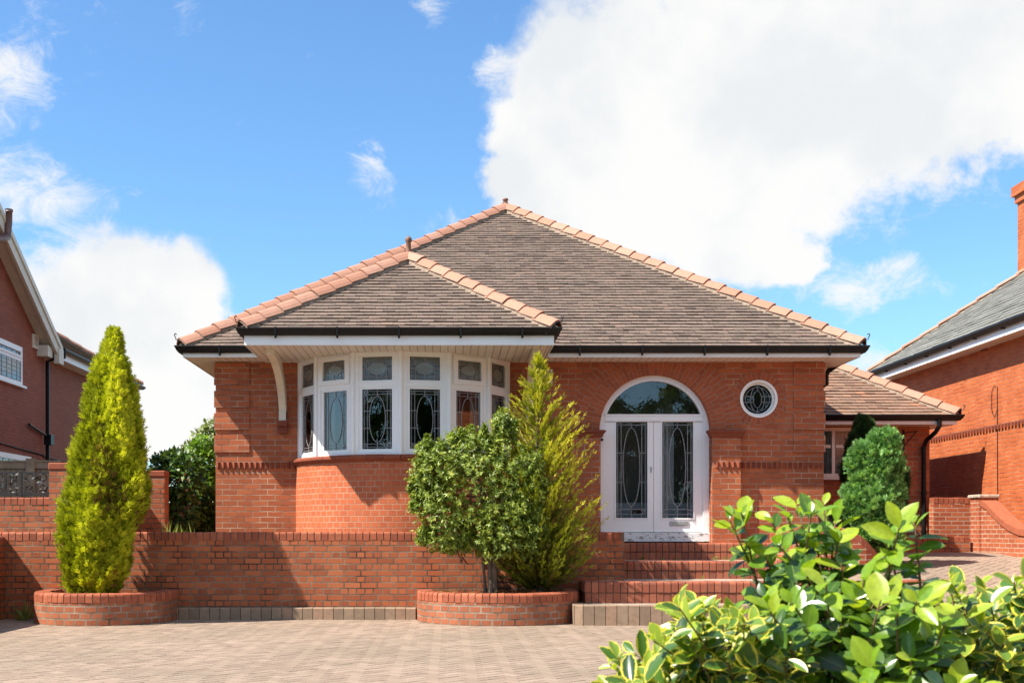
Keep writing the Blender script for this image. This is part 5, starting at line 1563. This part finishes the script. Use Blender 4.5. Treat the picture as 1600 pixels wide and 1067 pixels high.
build_juniper('juniper_bush', 'bright green lumpy juniper in front of the side wing window', M_juniper, 17.85,
              [(1366, 790, 30, 40), (1368, 735, 26, 34), (1388, 698, 13, 22), (1352, 712, 20, 16), (1340, 728, 12, 14), (1394, 728, 12, 18), (1350, 752, 18, 16), (1336, 778, 16, 18), (1328, 795, 10, 14), (1398, 768, 11, 20), (1346, 806, 20, 18), (1394, 806, 14, 20), (1375, 836, 28, 20), (1392, 850, 15, 13), (1350, 832, 16, 14), (1380, 760, 18, 18), (1372, 690, 11, 12)], .72)
build_juniper('juniper_bush', 'dark green pointed juniper behind the bright lumpy one', M_junidark, 20.1,
              [(1352, 740, 26, 55), (1350, 696, 22, 28), (1349, 672, 11, 18), (1328, 735, 8, 30), (1395, 760, 20, 45)], .8, seed=4)

def build_backshrubs():
    by = 24.0
    for (lab, mat, Y, shapes, n) in (
        ('dark green ivy covered shrub beside the brick gate post', M_back, 22.6, [(262, 770, 26, 55), (285, 745, 34, 40), (268, 722, 26, 18), (276, 800, 40, 30), (250, 735, 14, 26)], 1300),
        ('shaded dark green shrub at the foot of the bungalow corner', M_back, 23.6, [(330, 800, 16, 38), (322, 815, 22, 28), (306, 822, 18, 16)], 620),
        ('bright green leafy shrub against the left corner of the bungalow', M_back2, 27.0, [(325, 725, 24, 34), (332, 765, 22, 40), (308, 712, 20, 20), (338, 800, 20, 40), (318, 695, 16, 14), (296, 722, 16, 16), (312, 752, 14, 30)], 1700),
        ('pale loose tall shrub rising behind the bright green one', M_backlight, 29.0, [(325, 690, 26, 24), (336, 672, 20, 20), (300, 702, 16, 12), (350, 690, 20, 30), (275, 712, 12, 8)], 620)):
        root = thing('leafy_shrub', lab, 'shrub', 'shrubs between the left house and the bungalow')
        P, D, U, S, Rn = [], [], [], [], []
        tot = sum(a[2] * a[3] for a in shapes)
        for (px, py, rx, ry) in shapes:
            m = int(n * rx * ry / tot * 2.1); c = np.array([wx(px, Y), Y, wz(py, Y)]); rad = np.array([rx, rx * 1.1, ry]) * Y / F
            v = nrm(RNG.normal(size=(m, 3))); dp = np.clip(1 - np.abs(RNG.normal(0, .22, m)), .3, 1.1)
            P.append(c + v * rad * (dp * (1 + .1 * fbm(v * 3 + px, 2)))[:, None]); D.append(v + RNG.normal(0, .7, (m, 3))); U.append(v * .6 + np.array([0, -.2, .9]) + RNG.normal(0, .4, (m, 3)))
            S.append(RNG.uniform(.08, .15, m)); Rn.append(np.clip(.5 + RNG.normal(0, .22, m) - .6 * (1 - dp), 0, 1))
        foliage('crown', mat, *T_LEAF, np.vstack(P), np.vstack(D), np.vstack(U), np.hstack(S), np.hstack(Rn), root, xs=np.full(sum(map(len, P)), 1.6))
        mb = MB(); x = wx(shapes[0][0], Y)
        for k in range(4): mb.tube([(x + random.uniform(-.1, .1), Y, .9), (x + random.uniform(-.2, .2), Y, 1.8), (wx(shapes[k % len(shapes)][0], Y), Y, wz(shapes[k % len(shapes)][1] - 8, Y))], [.035, .025, .01], 6)
        mb.build('stem', M_bark, root)
    w = thing('garden_wall', 'shaded dark brick wall among the shrubs behind the gate post', 'wall')
    mb = MB(); strip(mb, [(wx(278, 28), 28.0), (wx(345, 28), 28.0)], .8, wz(738, 28)); strip(mb, [(wx(278, 28), 28.0), (wx(345, 28), 28.0)], .8, wz(738, 28), -.2, True)
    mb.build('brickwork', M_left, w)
M_back2 = leaf_mat('bright background leaf', [(0, (.06, .13, .018)), (.5, (.19, .34, .035)), (1, (.38, .52, .08))], .35, .4, .5)
build_backshrubs()

# weeds
T_GRASS = tmpl_blades([(0, 0, 0, .1, 1, .035, .1), (.02, 0, 0, .5, .8, .045, .2), (-.02, 0, 0, -.45, .75, .045, -.2), (0, 0, .02, -.9, .5, .06, .3), (0, 0, -.02, .95, .5, .06, -.3), (0, 0, 0, .25, .9, .03, -.25)])
def weed(label, x, y, z, h, n=7, spread=.05, group=None):
    P = np.stack([x + RNG.normal(0, spread, n), y + RNG.normal(0, spread * .5, n), np.full(n, z)], 1)
    D = np.stack([RNG.normal(0, .25, n), RNG.normal(0, .25, n), np.ones(n)], 1)
    o = foliage('weed', M_weed, *T_GRASS, P, D, RNG.normal(size=(n, 3)), h * RNG.uniform(.55, 1.05, n), RNG.uniform(0, 1, n), None)
    return tag(o, label, 'weed', group)
weed('grassy weed at the left foot of the cypress planter', wx(42, 16.6), 16.6, 0, .32, 10, .07)
weed('pale yellow weed standing above the front wall by the gate post', wx(268, 17.6), 17.6, .98, .50, 8, .05)
weed('thin seeding grass above the front wall near the bungalow corner', wx(297, 17.7), 17.7, .98, .42, 7, .09)
STEPW = 'weeds growing in the joints of the brick steps'
for i, (px, big) in enumerate(((1003, .10), (1035, .07), (1058, .06), (1118, .11), (1133, .09), (1160, .08))):
    weed('tiny weed growing at the foot of the top brick riser', wx(px, 18.34), 18.34, .795, big, 5, .02, STEPW)
for i, (px, big) in enumerate(((1098, .09), (1160, .08))):
    weed('tiny weed growing at the foot of the middle brick riser', wx(px, 17.31), 17.31, .545, big, 5, .02, STEPW)

# ------------------------------------------------------------------ foreground bushes
def shoots(base, tips, per, leaf, mat, root, tmpl, stem_r=.006, tone=0.0, spread=1.0, fill=0.55):
    P, D, U, S, Rn = [], [], [], [], []; mb = MB()
    for (tx, ty, tz) in tips:
        t = np.array([tx, ty, tz]); b = np.array(base) + RNG.normal(0, .10, 3) * np.array([1, 1, .2]); b[0] += (tx - b[0]) * .35; b[1] += (ty - b[1]) * .3
        b[2] = max(.02, b[2])
        bend = RNG.uniform(.05, .42)
        mid = b + (t - b) * np.array([.5 - bend * .6, .5 - bend * .6, .5 + bend]) + RNG.normal(0, .03, 3) + RNG.normal(0, .02, 3)
        c = [b * (1 - s) ** 2 + 2 * mid * s * (1 - s) + t * s * s for s in np.linspace(0, 1, 9)]
        mb.tube([tuple(q) for q in c], [stem_r * (1.25 - .9 * s) for s in np.linspace(0, 1, 9)], 5)
        L = np.linalg.norm(t - b); ph = RNG.uniform(0, 6.28); tn = RNG.normal(0, .12)
        for q in range(per):
            s = 1 - fill * (q / per) ** 1.15
            p = b * (1 - s) ** 2 + 2 * mid * s * (1 - s) + t * s * s
            ax = 2 * (1 - s) * (mid - b) + 2 * s * (t - mid); ax /= np.linalg.norm(ax)
            h = np.array([1.0, 0, 0]) if abs(ax[0]) < .8 else np.array([0, 0, 1.0])
            e1 = np.cross(ax, h); e1 /= np.linalg.norm(e1); e2 = np.cross(ax, e1)
            a = ph + q * 2.4 + RNG.normal(0, .3); side = e1 * math.cos(a) + e2 * math.sin(a)
            young = q < 4
            d = side * (.85 if young else 1.2) * spread + ax * (RNG.uniform(.5, 1.0) if young else RNG.uniform(.0, .5)) + np.array([0, 0, .10 if young else -.15]) + RNG.normal(0, .2, 3)
            up = ax * .35 + np.array([-.35, -.40, .85]) + RNG.normal(0, .35, 3)
            P.append(p); D.append(d); U.append(up); S.append(leaf * RNG.uniform(.42, 1.15) * (.75 if q < 2 else 1.0))
            Rn.append(np.clip(.30 + tone + tn + (.38 if young else 0) + RNG.normal(0, .20) - .25 * (1 - s), 0, 1))
    foliage('leaves', mat, *tmpl, P, D, U, S, Rn, root, smooth=True, xs=RNG.uniform(.85, 1.15, len(P)))
    mb.build('stems', M_twig, root)

def envelope(top, n, Y0, Y1, lo, rng):
    """tips inside an outline given as (px, py) knots, thinning towards the bottom"""
    xs = [a for a, _ in top]; ys = [b for _, b in top]; out = []
    while len(out) < n:
        px = rng.uniform(xs[0], xs[-1]); Y = rng.uniform(Y0, Y1)
        yt = np.interp(px, xs, ys); py = yt + (lo - yt) * rng.uniform(0, 1) ** 1.2
        out.append((wx(px, Y), Y, wz(py, Y)))
    return out

def build_foreground():
    r = np.random.default_rng(21)
    root = thing('laurel_bush', 'glossy light green laurel bush close in front at lower right', 'bush')
    top = [(1075, 1010), (1120, 965), (1160, 935), (1210, 920), (1260, 910), (1330, 908), (1400, 910), (1450, 925), (1500, 960), (1530, 1000)]
    tips = envelope(top, 150, 2.65, 3.55, 1130, r)
    # the shoots that stand out against the steps and the wall
    for (px, py, Y) in ((1140, 812, 3.1), (1158, 800, 3.1), (1205, 812, 3.2), (1228, 800, 3.1), (1245, 788, 3.1), (1268, 800, 3.0), (1288, 788, 3.2), (1305, 815, 3.1), (1215, 850, 3.0), (1250, 850, 3.1), (1275, 840, 3.05),
                        (1165, 862, 3.15), (1290, 850, 3.1), (1235, 880, 3.0), (1315, 880, 3.0), (1405, 825, 2.9), (1380, 842, 3.0), (1428, 815, 2.95), (1395, 865, 2.95), (1350, 905, 2.9), (1195, 895, 3.1), (1290, 910, 2.8), (1260, 900, 2.9), (1330, 860, 3.1), (1310, 845, 3.05), (1195, 868, 3.1)):
        tips.append((wx(px, Y), Y, wz(py, Y)))
    shoots((1.02, 3.15, .30), tips, 15, .084, M_laurel, root, T_BIG, .006, .08, 1.0, .38)
    root = thing('variegated_bush', 'yellow edged variegated bush at the left of the laurel, low over the paving', 'bush', 'variegated bushes in the foreground')
    top = [(950, 1035), (978, 1018), (1005, 985), (1022, 965), (1055, 945), (1090, 935), (1140, 955), (1200, 985), (1260, 1005)]
    shoots((.80, 3.0, .35), envelope(top, 120, 2.6, 3.3, 1130, r), 13, .078, M_varieg, root, T_ROUND, .005, .05, 1.0, .36)
    root = thing('variegated_bush', 'yellow edged variegated bush at the right edge, behind the laurel', 'bush', 'variegated bushes in the foreground')
    top = [(1440, 945), (1470, 915), (1520, 905), (1570, 906), (1640, 908), (1720, 915)]
    shoots((1.5, 3.3, .35), envelope(top, 120, 2.9, 3.7, 1120, r), 13, .078, M_varieg, root, T_ROUND, .005, .12, 1.0, .36)
build_foreground()

# ------------------------------------------------------------------ wood across the road behind the viewpoint (seen in the window reflections)
def build_wood():
    n = 10000
    x = RNG.uniform(-19, 30, n); y = RNG.uniform(-15, -11, n)
    top = 7.5 + 1.8 * np.sin(x * .7) + 1.1 * np.sin(x * 1.9 + 1)
    z = RNG.uniform(0, 1, n) ** .8 * top
    o = foliage('roadside_trees', M_far, *T_LEAF, np.stack([x, y, z], 1), RNG.normal(size=(n, 3)), RNG.normal(size=(n, 3)), RNG.uniform(.5, 1.1, n), RNG.uniform(0, 1, n), None, xs=np.full(n, 1.6))
    tag(o, 'belt of dark trees across the road, mirrored in the window panes', 'trees', None, 'stuff')
build_wood()

print('faces', sum(len(m.polygons) for m in bpy.data.meshes), 'objects', len(bpy.data.objects))
